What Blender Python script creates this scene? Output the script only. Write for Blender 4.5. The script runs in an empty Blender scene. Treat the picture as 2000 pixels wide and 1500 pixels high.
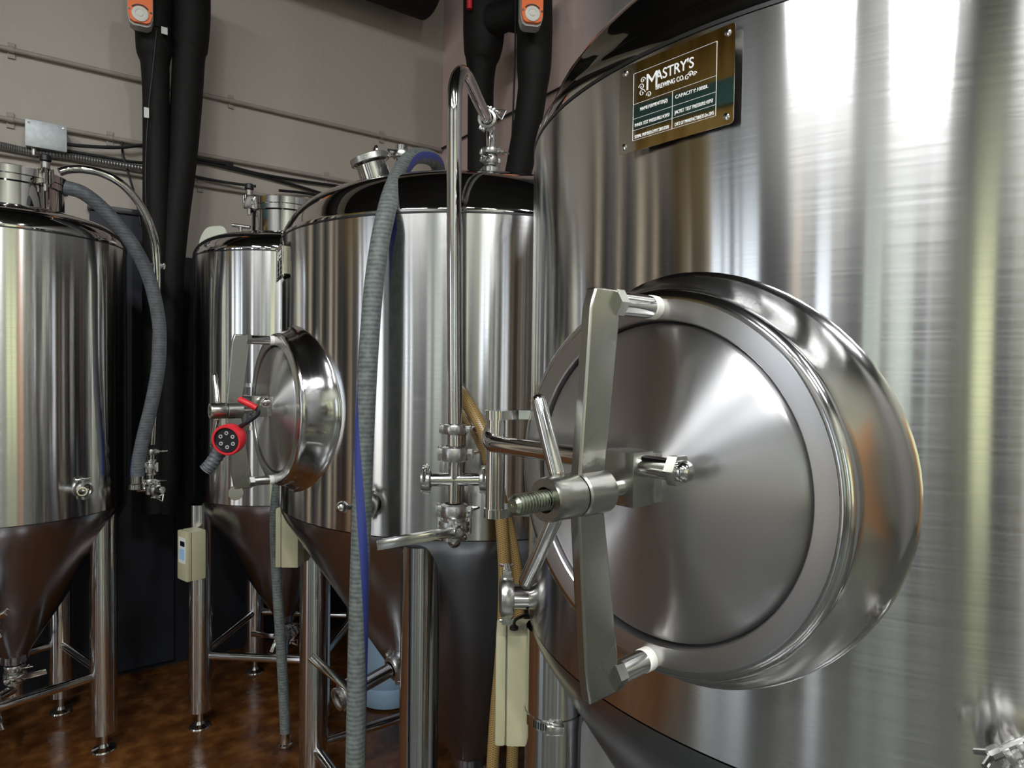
import bpy, bmesh, math, random
from mathutils import Vector, Matrix
random.seed(4)
PI = math.pi
scene = bpy.context.scene
COL = scene.collection

# ------------------------------------------------------------------ camera, sky, sun, exposure
EYE = Vector((0, 0, 1.70)); FOCAL = 1300.0; PITCH = -0.024; ROLL = 0.013
fw = Vector((0, math.cos(PITCH), math.sin(PITCH))); up0 = Vector((0, -math.sin(PITCH), math.cos(PITCH))); rt0 = Vector((1, 0, 0))
RT = rt0 * math.cos(ROLL) + up0 * math.sin(ROLL); UP = up0 * math.cos(ROLL) - rt0 * math.sin(ROLL)
cd = bpy.data.cameras.new('camera'); cam = bpy.data.objects.new('camera', cd); COL.objects.link(cam)
cd.sensor_width = 36; cd.lens = 36 * FOCAL / 2000; cd.clip_start = 0.02
mw = Matrix((RT, UP, -fw)).transposed().to_4x4(); mw.translation = EYE; cam.matrix_world = mw
scene.camera = cam
world = bpy.data.worlds.new('sky'); scene.world = world; world.use_nodes = True
bg = world.node_tree.nodes['Background']; bg.inputs[0].default_value = (0.80, 0.90, 1.0, 1); bg.inputs[1].default_value = 2.6
sd = bpy.data.lights.new('sun', 'SUN'); sd.energy = 5.0; sd.angle = math.radians(1.5); sd.color = (1.0, 0.93, 0.80)
sun = bpy.data.objects.new('sun', sd); COL.objects.link(sun)
scene.view_settings.view_transform = 'Standard'; scene.view_settings.look = 'None'
scene.view_settings.exposure = -0.08; scene.view_settings.gamma = 1.0; scene.view_settings.use_curve_mapping = False

# the room's own axes: U runs along the left wall towards the corner, V from the camera towards that wall
RA = math.radians(36.13)
U = Vector((math.cos(RA), math.sin(RA), 0)); V = Vector((-math.sin(RA), math.cos(RA), 0)); Z = Vector((0, 0, 1))
WU, WV = 2.39, 4.15            # right wall, left wall
FU, FV, CEIL = -5.0, -5.0, 5.3  # street wall, rear wall, ceiling height
def uv(u, v, z=0.0): return U * u + V * v + Z * z
sun.rotation_euler = (-(uv(-0.45, -0.5, 0.95))).to_track_quat('-Z', 'Y').to_euler()

def sight(x, y):               # direction in which a point of the photograph lies
    return (fw + RT * ((x - 1000) / FOCAL) - UP * ((y - 750) / FOCAL))
def at(x, y, Y): d = sight(x, y); return EYE + d * (Y / d.y)
def on_left(x, y, off=0.0): d = sight(x, y); return EYE + d * ((WV - off) / d.dot(V))
def on_right(x, y, off=0.0): d = sight(x, y); return EYE + d * ((WU - off) / d.dot(U))
def on_floor(x, y, z=0.0): d = sight(x, y); return EYE + d * ((z - EYE.z) / d.z)

# ------------------------------------------------------------------ materials
def newmat(name):
    m = bpy.data.materials.new(name); m.use_nodes = True
    return m, m.node_tree, m.node_tree.nodes['Principled BSDF']
def nd(nt, t, **kw):
    n = nt.nodes.new(t)
    for k, v in kw.items(): setattr(n, k, v)
    return n
def noise(nt, scale, sx=(1, 1, 1), detail=4.0, coord='Object'):
    tc = nd(nt, 'ShaderNodeTexCoord'); mp = nd(nt, 'ShaderNodeMapping'); mp.inputs['Scale'].default_value = sx
    nz = nd(nt, 'ShaderNodeTexNoise'); nz.inputs['Scale'].default_value = scale; nz.inputs['Detail'].default_value = detail
    nt.links.new(tc.outputs[coord], mp.inputs[0]); nt.links.new(mp.outputs[0], nz.inputs['Vector'])
    return nz
def ramp(nt, src, stops):
    r = nd(nt, 'ShaderNodeValToRGB'); cr = r.color_ramp
    while len(cr.elements) < len(stops): cr.elements.new(0.5)
    for e, (p, c) in zip(cr.elements, stops): e.position = p; e.color = (*c, 1)
    nt.links.new(src, r.inputs[0]); return r
def bump(nt, src, bs, strength, dist=0.01):
    b = nd(nt, 'ShaderNodeBump'); b.inputs['Strength'].default_value = strength; b.inputs['Distance'].default_value = dist
    nt.links.new(src, b.inputs['Height']); nt.links.new(b.outputs[0], bs.inputs['Normal'])
def plain(name, col, rough=0.5, metal=0.0, var=0.0, scale=20, bmp=0.0, spec=0.5, coat=0.0):
    m, nt, bs = newmat(name)
    bs.inputs['Base Color'].default_value = (*col, 1); bs.inputs['Roughness'].default_value = rough; bs.inputs['Metallic'].default_value = metal
    bs.inputs['Specular IOR Level'].default_value = spec; bs.inputs['Coat Weight'].default_value = coat
    nz = noise(nt, scale)
    if var:
        lo = tuple(max(0, c * (1 - var)) for c in col); hi = tuple(min(1, c * (1 + var)) for c in col)
        r = ramp(nt, nz.outputs['Fac'], [(0.3, lo), (0.7, hi)]); nt.links.new(r.outputs[0], bs.inputs['Base Color'])
    if bmp: bump(nt, nz.outputs['Fac'], bs, bmp)
    return m
def steel(name, col=(0.66, 0.65, 0.64), rough=0.2, aniso=0.0, brush=(1, 1, 120), bscale=3.0, bstr=0.0, rvar=0.05, rot=0.25, wave=0.0, wsc=(1, 1, .4)):
    m, nt, bs = newmat(name)
    bs.inputs['Metallic'].default_value = 1.0; bs.inputs['Base Color'].default_value = (*col, 1)
    nz = noise(nt, bscale, brush, 6.0)
    mr = nd(nt, 'ShaderNodeMapRange'); mr.inputs['To Min'].default_value = max(0.01, rough - rvar); mr.inputs['To Max'].default_value = rough + rvar
    mr.inputs['From Min'].default_value = 0.3; mr.inputs['From Max'].default_value = 0.7
    nt.links.new(nz.outputs['Fac'], mr.inputs[0]); nt.links.new(mr.outputs[0], bs.inputs['Roughness'])
    if aniso:
        bs.inputs['Anisotropic'].default_value = aniso; bs.inputs['Anisotropic Rotation'].default_value = rot
        tg = nd(nt, 'ShaderNodeTangent'); tg.direction_type = 'RADIAL'; tg.axis = 'Z'; nt.links.new(tg.outputs[0], bs.inputs['Tangent'])
    prev = None
    if wave:
        wz = noise(nt, 3.0, wsc, 1.0); b0 = nd(nt, 'ShaderNodeBump'); b0.inputs['Strength'].default_value = wave; b0.inputs['Distance'].default_value = 0.02
        nt.links.new(wz.outputs['Fac'], b0.inputs['Height']); nt.links.new(b0.outputs[0], bs.inputs['Normal']); prev = b0
    if bstr:
        b = nd(nt, 'ShaderNodeBump'); b.inputs['Strength'].default_value = bstr; b.inputs['Distance'].default_value = 0.001
        nt.links.new(nz.outputs['Fac'], b.inputs['Height']); nt.links.new(b.outputs[0], bs.inputs['Normal'])
        if prev: nt.links.new(prev.outputs[0], b.inputs['Normal'])
    return m
M = {}
M['body'] = steel('brushed_body_steel', (0.70, 0.69, 0.68), 0.15, 1.0, (1, 1, 90), 4.0, 0.008, 0.015, wave=0.05)
M['head'] = steel('polished_head_steel', (0.62, 0.61, 0.61), 0.05, 0.0, (1, 1, 1), 6.0, 0, 0.02, wave=0.03)
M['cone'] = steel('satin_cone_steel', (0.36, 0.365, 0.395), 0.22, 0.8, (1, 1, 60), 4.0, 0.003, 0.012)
M['neck'] = steel('polished_neck_steel', (0.62, 0.61, 0.605), 0.12, 0.3, (1, 1, 60), 5.0, 0.0, 0.015)
M['ring'] = steel('turned_ring_steel', (0.56, 0.55, 0.55), 0.30, 0.75, (1, 1, 60), 5.0, 0.0, 0.015)
M['door'] = steel('spun_door_steel', (0.58, 0.57, 0.575), 0.36, 0.97, (1, 1, 1), 6.0, 0.0, 0.015, rot=0.25)
M['leg'] = steel('leg_steel', (0.66, 0.65, 0.64), 0.13, 0.5, (1, 1, 40), 4.0, 0.0, 0.01)
M['bar'] = steel('satin_bar_steel', (0.43, 0.43, 0.385), 0.28, 0.0, (1, 1, 1), 9.0, 0.0, 0.03)
M['fit'] = steel('fitting_steel', (0.72, 0.71, 0.69), 0.12, 0.0, (1, 1, 1), 30.0, 0.0, 0.04)
M['tube'] = steel('sanitary_tube_steel', (0.72, 0.71, 0.70), 0.10, 0.0, (1, 1, 1), 20.0, 0.0, 0.03)
M['cast'] = steel('cast_steel', (0.60, 0.59, 0.57), 0.30, 0.0, (1, 1, 1), 60.0, 0.15, 0.08)
M['thread'] = steel('oiled_thread_steel', (0.36, 0.38, 0.30), 0.28, 0.0, (1, 1, 1), 80.0, 0.0, 0.08)
M['plate'] = steel('mirror_nameplate', (0.78, 0.76, 0.72), 0.03, 0.0, (1, 1, 1), 5.0, 0.0, 0.01)
M['etch'] = plain('etched_lettering', (0.86, 0.86, 0.84), 0.6)
M['seam'] = plain('dark_weld_seam', (0.05, 0.05, 0.05), 0.4, 0.8)
M['rubber'] = plain('black_insulation_foam', (0.006, 0.0055, 0.005), 0.7, 0, 0.3, 30, 0.25, 0.3)
M['blackplastic'] = plain('black_plastic', (0.012, 0.012, 0.015), 0.35)
M['cable'] = plain('black_cable_jacket', (0.008, 0.008, 0.010), 0.5)
M['gasket'] = plain('white_nylon', (0.75, 0.74, 0.68), 0.5)
M['darkgasket'] = plain('dark_gasket', (0.02, 0.02, 0.02), 0.6)
M['orange'] = plain('orange_plastic', (0.90, 0.16, 0.012), 0.4)
M['greyplastic'] = plain('grey_plastic', (0.42, 0.41, 0.39), 0.5)
M['red'] = plain('red_rubber', (0.62, 0.02, 0.03), 0.4)
M['cream'] = plain('cream_enclosure', (0.47, 0.45, 0.29), 0.45, 0, 0.05, 12)
M['creamdark'] = plain('cream_enclosure_gap', (0.22, 0.21, 0.14), 0.6)
M['lcd'] = plain('dark_display', (0.01, 0.01, 0.02), 0.2)
M['bluelabel'] = plain('pale_blue_label', (0.35, 0.55, 0.80), 0.5)
M['whitelabel'] = plain('white_label', (0.72, 0.72, 0.70), 0.5)
M['conduit'] = plain('painted_conduit', (0.33, 0.29, 0.25), 0.5, 0, 0.1, 9)
M['galv'] = plain('galvanised_steel', (0.42, 0.45, 0.46), 0.45, 0.4, 0.12, 40)
M['flex'] = plain('flexible_conduit_metal', (0.28, 0.28, 0.28), 0.35, 0.8)
M['bluedrum'] = plain('pale_blue_plastic', (0.42, 0.62, 0.82), 0.45, 0, 0.04, 8)
M['keg'] = plain('grey_keg_plastic', (0.48, 0.48, 0.47), 0.45, 0, 0.1, 14)
M['milky'] = plain('milky_plastic', (0.72, 0.74, 0.62), 0.4)
M['panelblue'] = plain('dark_blue_panel', (0.008, 0.011, 0.020), 0.6, 0, 0.3, 6)
M['frame'] = plain('dark_window_frame', (0.05, 0.05, 0.05), 0.5)

def hose_mat(name, c0, c1, scale):
    m, nt, bs = newmat(name); bs.inputs['Roughness'].default_value = 0.6
    nz = noise(nt, scale, (1, 1, 1), 3.0)
    tc = nd(nt, 'ShaderNodeTexCoord'); wv = nd(nt, 'ShaderNodeTexWave'); wv.wave_type = 'BANDS'; wv.bands_direction = 'Z'
    wv.inputs['Scale'].default_value = 26.0; wv.inputs['Distortion'].default_value = 1.6; wv.inputs['Detail'].default_value = 2.0; wv.inputs['Detail Scale'].default_value = 3.0
    nt.links.new(tc.outputs['Object'], wv.inputs['Vector'])
    mx = nd(nt, 'ShaderNodeMath', operation='ADD'); nt.links.new(nz.outputs['Fac'], mx.inputs[0])
    ml = nd(nt, 'ShaderNodeMath', operation='MULTIPLY'); ml.inputs[1].default_value = 0.28; nt.links.new(wv.outputs['Fac'], ml.inputs[0]); nt.links.new(ml.outputs[0], mx.inputs[1])
    r = ramp(nt, mx.outputs[0], [(0.35, c0), (0.85, c1)]); nt.links.new(r.outputs[0], bs.inputs['Base Color'])
    bump(nt, ml.outputs[0], bs, 0.25, 0.003)
    return m
M['hose'] = hose_mat('grey_rubber_hose', (0.065, 0.076, 0.071), (0.16, 0.18, 0.17), 60)
M['hosedark'] = hose_mat('dark_grey_rubber_hose', (0.05, 0.055, 0.06), (0.11, 0.12, 0.13), 40)
M['stripe'] = plain('blue_hose_stripe', (0.035, 0.05, 0.22), 0.45)
def braid_mat():
    m, nt, bs = newmat('amber_braided_hose'); bs.inputs['Roughness'].default_value = 0.3
    tc = nd(nt, 'ShaderNodeTexCoord'); mp = nd(nt, 'ShaderNodeMapping'); mp.inputs['Scale'].default_value = (70, 3, 1); nt.links.new(tc.outputs['UV'], mp.inputs[0])
    outs = []
    for s in (1, -1):
        mm = nd(nt, 'ShaderNodeMapping'); mm.inputs['Scale'].default_value = (1, s, 1); nt.links.new(mp.outputs[0], mm.inputs[0])
        w = nd(nt, 'ShaderNodeTexWave'); w.wave_type = 'BANDS'; w.bands_direction = 'DIAGONAL'; w.inputs['Scale'].default_value = 1.6; nt.links.new(mm.outputs[0], w.inputs['Vector']); outs.append(w.outputs['Fac'])
    mx = nd(nt, 'ShaderNodeMath', operation='MAXIMUM'); nt.links.new(outs[0], mx.inputs[0]); nt.links.new(outs[1], mx.inputs[1])
    r = ramp(nt, mx.outputs[0], [(0.55, (0.17, 0.085, 0.016)), (0.95, (0.36, 0.26, 0.11))]); nt.links.new(r.outputs[0], bs.inputs['Base Color'])
    return m
M['braid'] = braid_mat()
def wall_mat(name, c0, c1):
    m, nt, bs = newmat(name); bs.inputs['Roughness'].default_value = 0.55; bs.inputs['Specular IOR Level'].default_value = 0.3
    nz = noise(nt, 1.1, (1, 1, .6), 5.0); r = ramp(nt, nz.outputs['Fac'], [(0.3, c0), (0.72, c1)]); nt.links.new(r.outputs[0], bs.inputs['Base Color'])
    n2 = noise(nt, 22, (1, 1, 1), 6.0); bump(nt, n2.outputs['Fac'], bs, 0.25, 0.012)
    return m
M['wall_l'] = wall_mat('taupe_painted_wall', (0.415, 0.37, 0.32), (0.475, 0.425, 0.37))
M['wall_r'] = wall_mat('pink_light_wall', (0.66, 0.49, 0.455), (0.74, 0.57, 0.53))
nt_ = M['wall_r'].node_tree; b_ = nt_.nodes['Principled BSDF']; src_ = b_.inputs['Base Color'].links[0].from_socket   # pink light tint painted in near the corner, fading to the wall's own grey
tc_ = nd(nt_, 'ShaderNodeTexCoord'); sx_ = nd(nt_, 'ShaderNodeSeparateXYZ'); nt_.links.new(tc_.outputs['Object'], sx_.inputs[0]); mr_ = nd(nt_, 'ShaderNodeMapRange'); mr_.inputs['From Min'].default_value = 2.45; mr_.inputs['From Max'].default_value = 2.75
nt_.links.new(sx_.outputs['Y'], mr_.inputs[0]); mx_ = nd(nt_, 'ShaderNodeMix', data_type='RGBA'); mx_.inputs['A'].default_value = (.20, .195, .185, 1); nt_.links.new(mr_.outputs[0], mx_.inputs['Factor']); nt_.links.new(src_, mx_.inputs['B']); nt_.links.new(mx_.outputs['Result'], b_.inputs['Base Color'])
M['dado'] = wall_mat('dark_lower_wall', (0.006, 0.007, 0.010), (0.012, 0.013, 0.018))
M['white_wall'] = wall_mat('pale_plaster', (0.16, 0.157, 0.15), (0.21, 0.207, 0.20))
M['ceil'] = wall_mat('dark_ceiling', (0.012, 0.012, 0.013), (0.03, 0.03, 0.03))
def wood_mat():
    m, nt, bs = newmat('varnished_plywood'); bs.inputs['Roughness'].default_value = 0.5
    nz = noise(nt, 1.2, (6, 6, .7), 5.0); r = ramp(nt, nz.outputs['Fac'], [(0.3, (0.34, 0.19, 0.045)), (0.5, (0.58, 0.37, 0.10)), (0.75, (0.70, 0.50, 0.18))]); nt.links.new(r.outputs[0], bs.inputs['Base Color'])
    return m
M['wood'] = wood_mat()
M['teal'] = plain('teal_beam', (0.10, 0.24, 0.24), 0.6)
def floor_mat():
    m, nt, bs = newmat('stained_concrete_floor'); bs.inputs['Specular IOR Level'].default_value = 0.6
    nz = noise(nt, 11.0, (1, 1, 1), 9.0); r = ramp(nt, nz.outputs['Fac'], [(0.28, (0.045, 0.015, 0.004)), (0.52, (0.105, 0.038, 0.009)), (0.78, (0.21, 0.09, 0.026))]); nt.links.new(r.outputs[0], bs.inputs['Base Color'])
    tc = nd(nt, 'ShaderNodeTexCoord'); sx = nd(nt, 'ShaderNodeSeparateXYZ'); nt.links.new(tc.outputs['Object'], sx.inputs[0])
    ng = noise(nt, 1.6, (1, 1, 1), 5.0); ad = nd(nt, 'ShaderNodeMath', operation='ADD'); nt.links.new(sx.outputs['Y'], ad.inputs[0]); nt.links.new(ng.outputs['Fac'], ad.inputs[1])
    mr = nd(nt, 'ShaderNodeMapRange'); mr.inputs['From Min'].default_value = 2.1; mr.inputs['From Max'].default_value = 2.5; nt.links.new(ad.outputs[0], mr.inputs[0])
    rg = ramp(nt, nz.outputs['Fac'], [(0.3, (0.035, 0.037, 0.034)), (0.7, (0.075, 0.078, 0.070))]); mx = nd(nt, 'ShaderNodeMix', data_type='RGBA')
    nt.links.new(mr.outputs[0], mx.inputs['Factor']); nt.links.new(rg.outputs[0], mx.inputs['A']); nt.links.new(r.outputs[0], mx.inputs['B']); nt.links.new(mx.outputs['Result'], bs.inputs['Base Color'])
    n2 = noise(nt, 9.0, (1, 1, 1), 4.0); r2 = ramp(nt, n2.outputs['Fac'], [(0.35, (0.10,) * 3), (0.65, (0.34,) * 3)]); nt.links.new(r2.outputs[0], bs.inputs['Roughness'])
    n3 = noise(nt, 60, (1, 1, 1), 3.0); bump(nt, n3.outputs['Fac'], bs, 0.15, 0.004)
    return m
M['floor'] = floor_mat()
M['lawn'] = plain('grass_outside', (0.20, 0.27, 0.07), 0.9, 0, 0.3, 3)
M['pavement'] = plain('pavement_outside', (0.42, 0.38, 0.33), 0.9, 0, 0.12, 2)

# ------------------------------------------------------------------ mesh helpers
def frame(p, ax, ref=None):    # matrix whose Z is ax, at p
    z = Vector(ax).normalized(); r = Vector(ref) if ref is not None else (Z if abs(z.z) < 0.9 else Vector((1, 0, 0)))
    x = r - z * r.dot(z); x.normalize(); y = z.cross(x)
    m = Matrix((x, y, z)).transposed().to_4x4(); m.translation = Vector(p); return m
ID = Matrix.Identity(4)
def smooth(pts, n=10):
    pts = [Vector(p) for p in pts]; out = []; q = [pts[0] * 2 - pts[1]] + pts + [pts[-1] * 2 - pts[-2]]
    for i in range(1, len(q) - 2):
        a, b, c, d = q[i - 1], q[i], q[i + 1], q[i + 2]
        for k in range(n):
            t = k / n; out.append(0.5 * ((2 * b) + (c - a) * t + (2 * a - 5 * b + 4 * c - d) * t * t + (3 * b - a - 3 * c + d) * t ** 3))
    out.append(pts[-1]); return out
class MB:
    def __init__(s): s.v = []; s.f = []; s.uv = None
    def lathe(s, prof, seg=40, m=ID):
        b = len(s.v); n = len(prof)
        for k in range(seg):
            a = 2 * PI * k / seg; c, d = math.cos(a), math.sin(a)
            for r, z in prof: s.v.append(m @ Vector((r * c, r * d, z)))
        for k in range(seg):
            k2 = (k + 1) % seg
            for i in range(n - 1):
                q = (b + k * n + i, b + k2 * n + i, b + k2 * n + i + 1, b + k * n + i + 1)
                if prof[i][0] < 1e-6: q = (q[0], q[2], q[3])
                elif prof[i + 1][0] < 1e-6: q = (q[0], q[1], q[2])
                s.f.append(q)
        return s
    def cyl(s, p0, p1, r, seg=20, ch=0.0, r1=None):
        p0 = Vector(p0); p1 = Vector(p1); L = (p1 - p0).length; r1 = r if r1 is None else r1
        pr = [(0, 0), (r - ch, 0), (r, ch), (r1, L - ch), (r1 - ch, L), (0, L)] if ch else [(0, 0), (r, 0), (r1, L), (0, L)]
        return s.lathe(pr, seg, frame(p0, p1 - p0))
    def rod(s, p0, p1, r, seg=16):  # round ended
        p0 = Vector(p0); p1 = Vector(p1); L = (p1 - p0).length
        return s.lathe([(0, 0), (r * .6, r * .12), (r * .92, r * .45), (r, r * .9), (r, L - r * .9), (r * .92, L - r * .45), (r * .6, L - r * .12), (0, L)], seg, frame(p0, p1 - p0))
    def tube(s, pts, r, seg=16, caps=True, sector=None):
        pts = [Vector(p) for p in pts]; n = len(pts); b = len(s.v)
        T = [(pts[min(i + 1, n - 1)] - pts[max(i - 1, 0)]).normalized() for i in range(n)]
        x = T[0].orthogonal().normalized()
        if sector: x = Vector(sector[2]); x = (x - T[0] * x.dot(T[0])).normalized()
        rr = r if isinstance(r, (list, tuple)) else [r] * n
        ns = seg + 1 if sector else seg
        for i in range(n):
            x = (x - T[i] * x.dot(T[i])).normalized(); y = T[i].cross(x)
            for k in range(ns):
                if sector:
                    th = sector[0](i / (n - 1)); dv = Vector((math.cos(th), math.sin(th), 0)); c0 = math.atan2(dv.dot(y), dv.dot(x)); a = c0 + sector[1] * (2 * k / seg - 1)
                else: a = 2 * PI * k / seg
                s.v.append(pts[i] + (x * math.cos(a) + y * math.sin(a)) * rr[i])
        for i in range(n - 1):
            for k in range(seg):
                k2 = k + 1 if sector else (k + 1) % seg
                s.f.append((b + i * ns + k, b + i * ns + k2, b + (i + 1) * ns + k2, b + (i + 1) * ns + k))
        if caps and not sector:
            s.f.append(tuple(b + k for k in reversed(range(seg)))); s.f.append(tuple(b + (n - 1) * seg + k for k in range(seg)))
        return s
    def box(s, c, size, m=ID, ch=0.0):
        bm = bmesh.new(); bmesh.ops.create_cube(bm, size=1.0)
        for q in bm.verts: q.co = Vector((q.co.x * size[0], q.co.y * size[1], q.co.z * size[2]))
        if ch: bmesh.ops.bevel(bm, geom=list(bm.edges), offset=ch, segments=2, affect='EDGES', profile=0.6)
        bm.verts.index_update(); b = len(s.v); mm = m @ Matrix.Translation(Vector(c))
        for q in bm.verts: s.v.append(mm @ q.co)
        for f in bm.faces: s.f.append(tuple(b + q.index for q in f.verts))
        bm.free(); return s
    def prism(s, poly, z0, z1, m=ID):     # polygon in XY pulled from z0 to z1
        b = len(s.v); n = len(poly)
        for z in (z0, z1):
            for p in poly: s.v.append(m @ Vector((p[0], p[1], z)))
        s.f.append(tuple(b + i for i in reversed(range(n)))); s.f.append(tuple(b + n + i for i in range(n)))
        for i in range(n): j = (i + 1) % n; s.f.append((b + i, b + j, b + n + j, b + n + i))
        return s
    def build(s, name, mat, parent=None, ang=35, M4=None):
        me = bpy.data.meshes.new(name); me.from_pydata([tuple(p) for p in s.v], [], s.f); me.validate(); me.update()
        bm = bmesh.new(); bm.from_mesh(me); bmesh.ops.remove_doubles(bm, verts=bm.verts, dist=1e-6); bmesh.ops.recalc_face_normals(bm, faces=bm.faces); bm.to_mesh(me); bm.free()
        me.materials.append(M[mat] if isinstance(mat, str) else mat)
        for p in me.polygons: p.use_smooth = True
        me.set_sharp_from_angle(angle=math.radians(ang))
        o = bpy.data.objects.new(name, me); COL.objects.link(o)
        if parent: o.parent = parent
        if M4 is not None: o.matrix_basis = M4
        return o
def lab(o, label, cat, group=None):
    o['label'] = label; o['category'] = cat
    if group: o['group'] = group
    return o
def thing(name, label, cat, loc=(0, 0, 0), rz=0.0, group=None):
    o = bpy.data.objects.new(name, None); o.empty_display_size = 0.1; COL.objects.link(o); o.location = loc; o.rotation_euler = (0, 0, rz)
    return lab(o, label, cat, group)
def struct(o): o['kind'] = 'structure'; return o
def inv(root):                 # world -> local of a thing
    return (Matrix.Translation(root.location) @ root.rotation_euler.to_matrix().to_4x4()).inverted()

# ------------------------------------------------------------------ the room
RM = Matrix.Rotation(RA, 4, 'Z')
def slab(name, mat, parts):
    b = MB()
    for (u0, u1, v0, v1, z0, z1) in parts: b.box(((u0 + u1) / 2, (v0 + v1) / 2, (z0 + z1) / 2), (u1 - u0, v1 - v0, z1 - z0))
    return struct(b.build(name, mat, None, 30, RM))
TH = 0.22
slab('floor', 'floor', [(FU - TH, WU + TH, FV - TH, WV + TH, -0.12, 0.0)])
slab('ceiling', 'ceil', [(FU - TH, WU + TH, FV - TH, WV + TH, CEIL, CEIL + 0.15)])
wl = slab('wall_left', 'wall_l', [(FU - TH, WU + TH, WV, WV + TH, 0, CEIL)])
slab('wall_right', 'wall_r', [(WU, WU + TH, FV - TH, WV, 0, CEIL)])
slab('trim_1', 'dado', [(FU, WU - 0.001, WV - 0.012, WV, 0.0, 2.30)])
# street wall (left of the camera) with open roller door and windows, plywood above
ops = [(1.0, 2.7, 0.0, 3.0), (-0.95, -0.35, 0.0, 2.7), (-3.7, -1.45, 0.7, 3.0)]
def wall_with(name, mat, ops, fixed, a0, a1, z0, z1, along):
    parts = []; cuts = sorted(ops); cur = a0
    def add(x0, x1, y0, y1):
        if x1 - x0 < 1e-4 or y1 - y0 < 1e-4: return
        parts.append((fixed - TH, fixed, x0, x1, y0, y1) if along == 'v' else (x0, x1, fixed - TH, fixed, y0, y1))
    for (b0, b1, h0, h1) in cuts:
        add(cur, b0, z0, z1); add(b0, b1, z0, max(z0, h0)); add(b0, b1, h1, z1); cur = b1
    add(cur, a1, z0, z1)
    return slab(name, mat, parts)
wall_with('wall_front', 'white_wall', ops, FU, FV - TH, WV, 0, 3.1, 'v')
M['upper_wall'] = wall_mat('grey_upper_wall', (0.19, 0.19, 0.18), (0.24, 0.24, 0.23))
slab('wall_front.001', 'upper_wall', [(FU - TH, FU, FV - TH, 2.5, 3.1, CEIL)]); slab('trim_2', 'wood', [(FU - TH, FU, 2.5, WV, 3.1, CEIL)])
slab('trim_3', 'teal', [(FU, FU + 0.06, 2.5, WV, 4.35, 4.6), (FU, FU + 0.06, 2.5, WV, 3.6, 3.8)])
rops = [(-4.85, -3.45, 0.5, 3.1), (-3.05, -2.0, 0.5, 3.1), (-0.9, 0.5, 0.9, 2.9)]
M['rear_wall'] = wall_mat('pale_green_plaster', (0.33, 0.335, 0.27), (0.42, 0.425, 0.35))
wall_with('wall_rear', 'rear_wall', rops, FV, FU, WU + TH, 0, CEIL, 'u')
nwin = 0
def window(fixed, op, along):
    global nwin
    nwin += 1; a0, a1, z0, z1 = op; b = MB(); w = 0.05
    def bx(x0, x1, y0, y1):
        if along == 'v': b.box((fixed - TH / 2, (x0 + x1) / 2, (y0 + y1) / 2), (0.07, x1 - x0, y1 - y0))
        else: b.box(((x0 + x1) / 2, fixed - TH / 2, (y0 + y1) / 2), (x1 - x0, 0.07, y1 - y0))
    bx(a0, a0 + w, z0, z1); bx(a1 - w, a1, z0, z1); bx(a0 + w, a1 - w, z1 - w, z1)
    if z0 > 0.1:
        bx(a0 + w, a1 - w, z0, z0 + w)
    k = max(1, round((a1 - a0) / .6))
    for i in range(1, k): x = a0 + (a1 - a0) * i / k; bx(x - .03, x + .03, z0 + (w if z0 > .1 else 0), z1 - w)
    struct(b.build('window_%d' % nwin, 'frame', None, 30, RM))
    ld = bpy.data.lights.new('window_portal', 'AREA'); ld.shape = 'RECTANGLE'; ld.size = a1 - a0; ld.size_y = z1 - z0; ld.cycles.is_portal = True
    lo = bpy.data.objects.new('window_portal', ld); COL.objects.link(lo); mid = (a0 + a1) / 2
    if along == 'v': p = uv(fixed - TH - .02, mid, (z0 + z1) / 2); n = U
    else: p = uv(mid, fixed - TH - .02, (z0 + z1) / 2); n = V
    lo.matrix_world = frame(p, -n, Z.cross(n))
def diffuser_mat(name, col):  # translucent sheets added to dim and tint the window light
    m, nt, bs = newmat(name); nt.nodes.remove(bs); tr = nd(nt, 'ShaderNodeBsdfTranslucent'); tr.inputs[0].default_value = (*col, 1); df = nd(nt, 'ShaderNodeBsdfDiffuse'); df.inputs[0].default_value = (*[c * .8 for c in col], 1)
    nz = noise(nt, 30, (1, 1, 8), 2.0); mr = nd(nt, 'ShaderNodeMapRange'); mr.inputs['To Min'].default_value = .65; mr.inputs['To Max'].default_value = .8; nt.links.new(nz.outputs['Fac'], mr.inputs[0])
    mx = nd(nt, 'ShaderNodeMixShader'); nt.links.new(mr.outputs[0], mx.inputs[0]); nt.links.new(df.outputs[0], mx.inputs[1]); nt.links.new(tr.outputs[0], mx.inputs[2]); nt.links.new(mx.outputs[0], nt.nodes['Material Output'].inputs[0]); return m
M['blind'] = diffuser_mat('white_added_diffuser', (0.72, 0.76, 0.72)); M['diffuser_y'] = diffuser_mat('cream_added_diffuser', (0.95, 0.95, 0.76))
def blind(fixed, op, along, mat, n):
    a0, a1, z0, z1 = op
    return slab('trim_%d' % n, mat, [(fixed - .012, fixed - .006, a0, a1, z0, z1)] if along == 'v' else [(a0, a1, fixed - .012, fixed - .006, z0, z1)])
blind(FU, ops[2], 'v', 'blind', 60); blind(FV, rops[0], 'u', 'diffuser_y', 61); blind(FV, rops[2], 'u', 'diffuser_y', 62)  # sheets added out of view so the reflected windows stay dimmer
for op in ops: window(FU, op, 'v')
for op in rops: window(FV, op, 'u')
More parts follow.
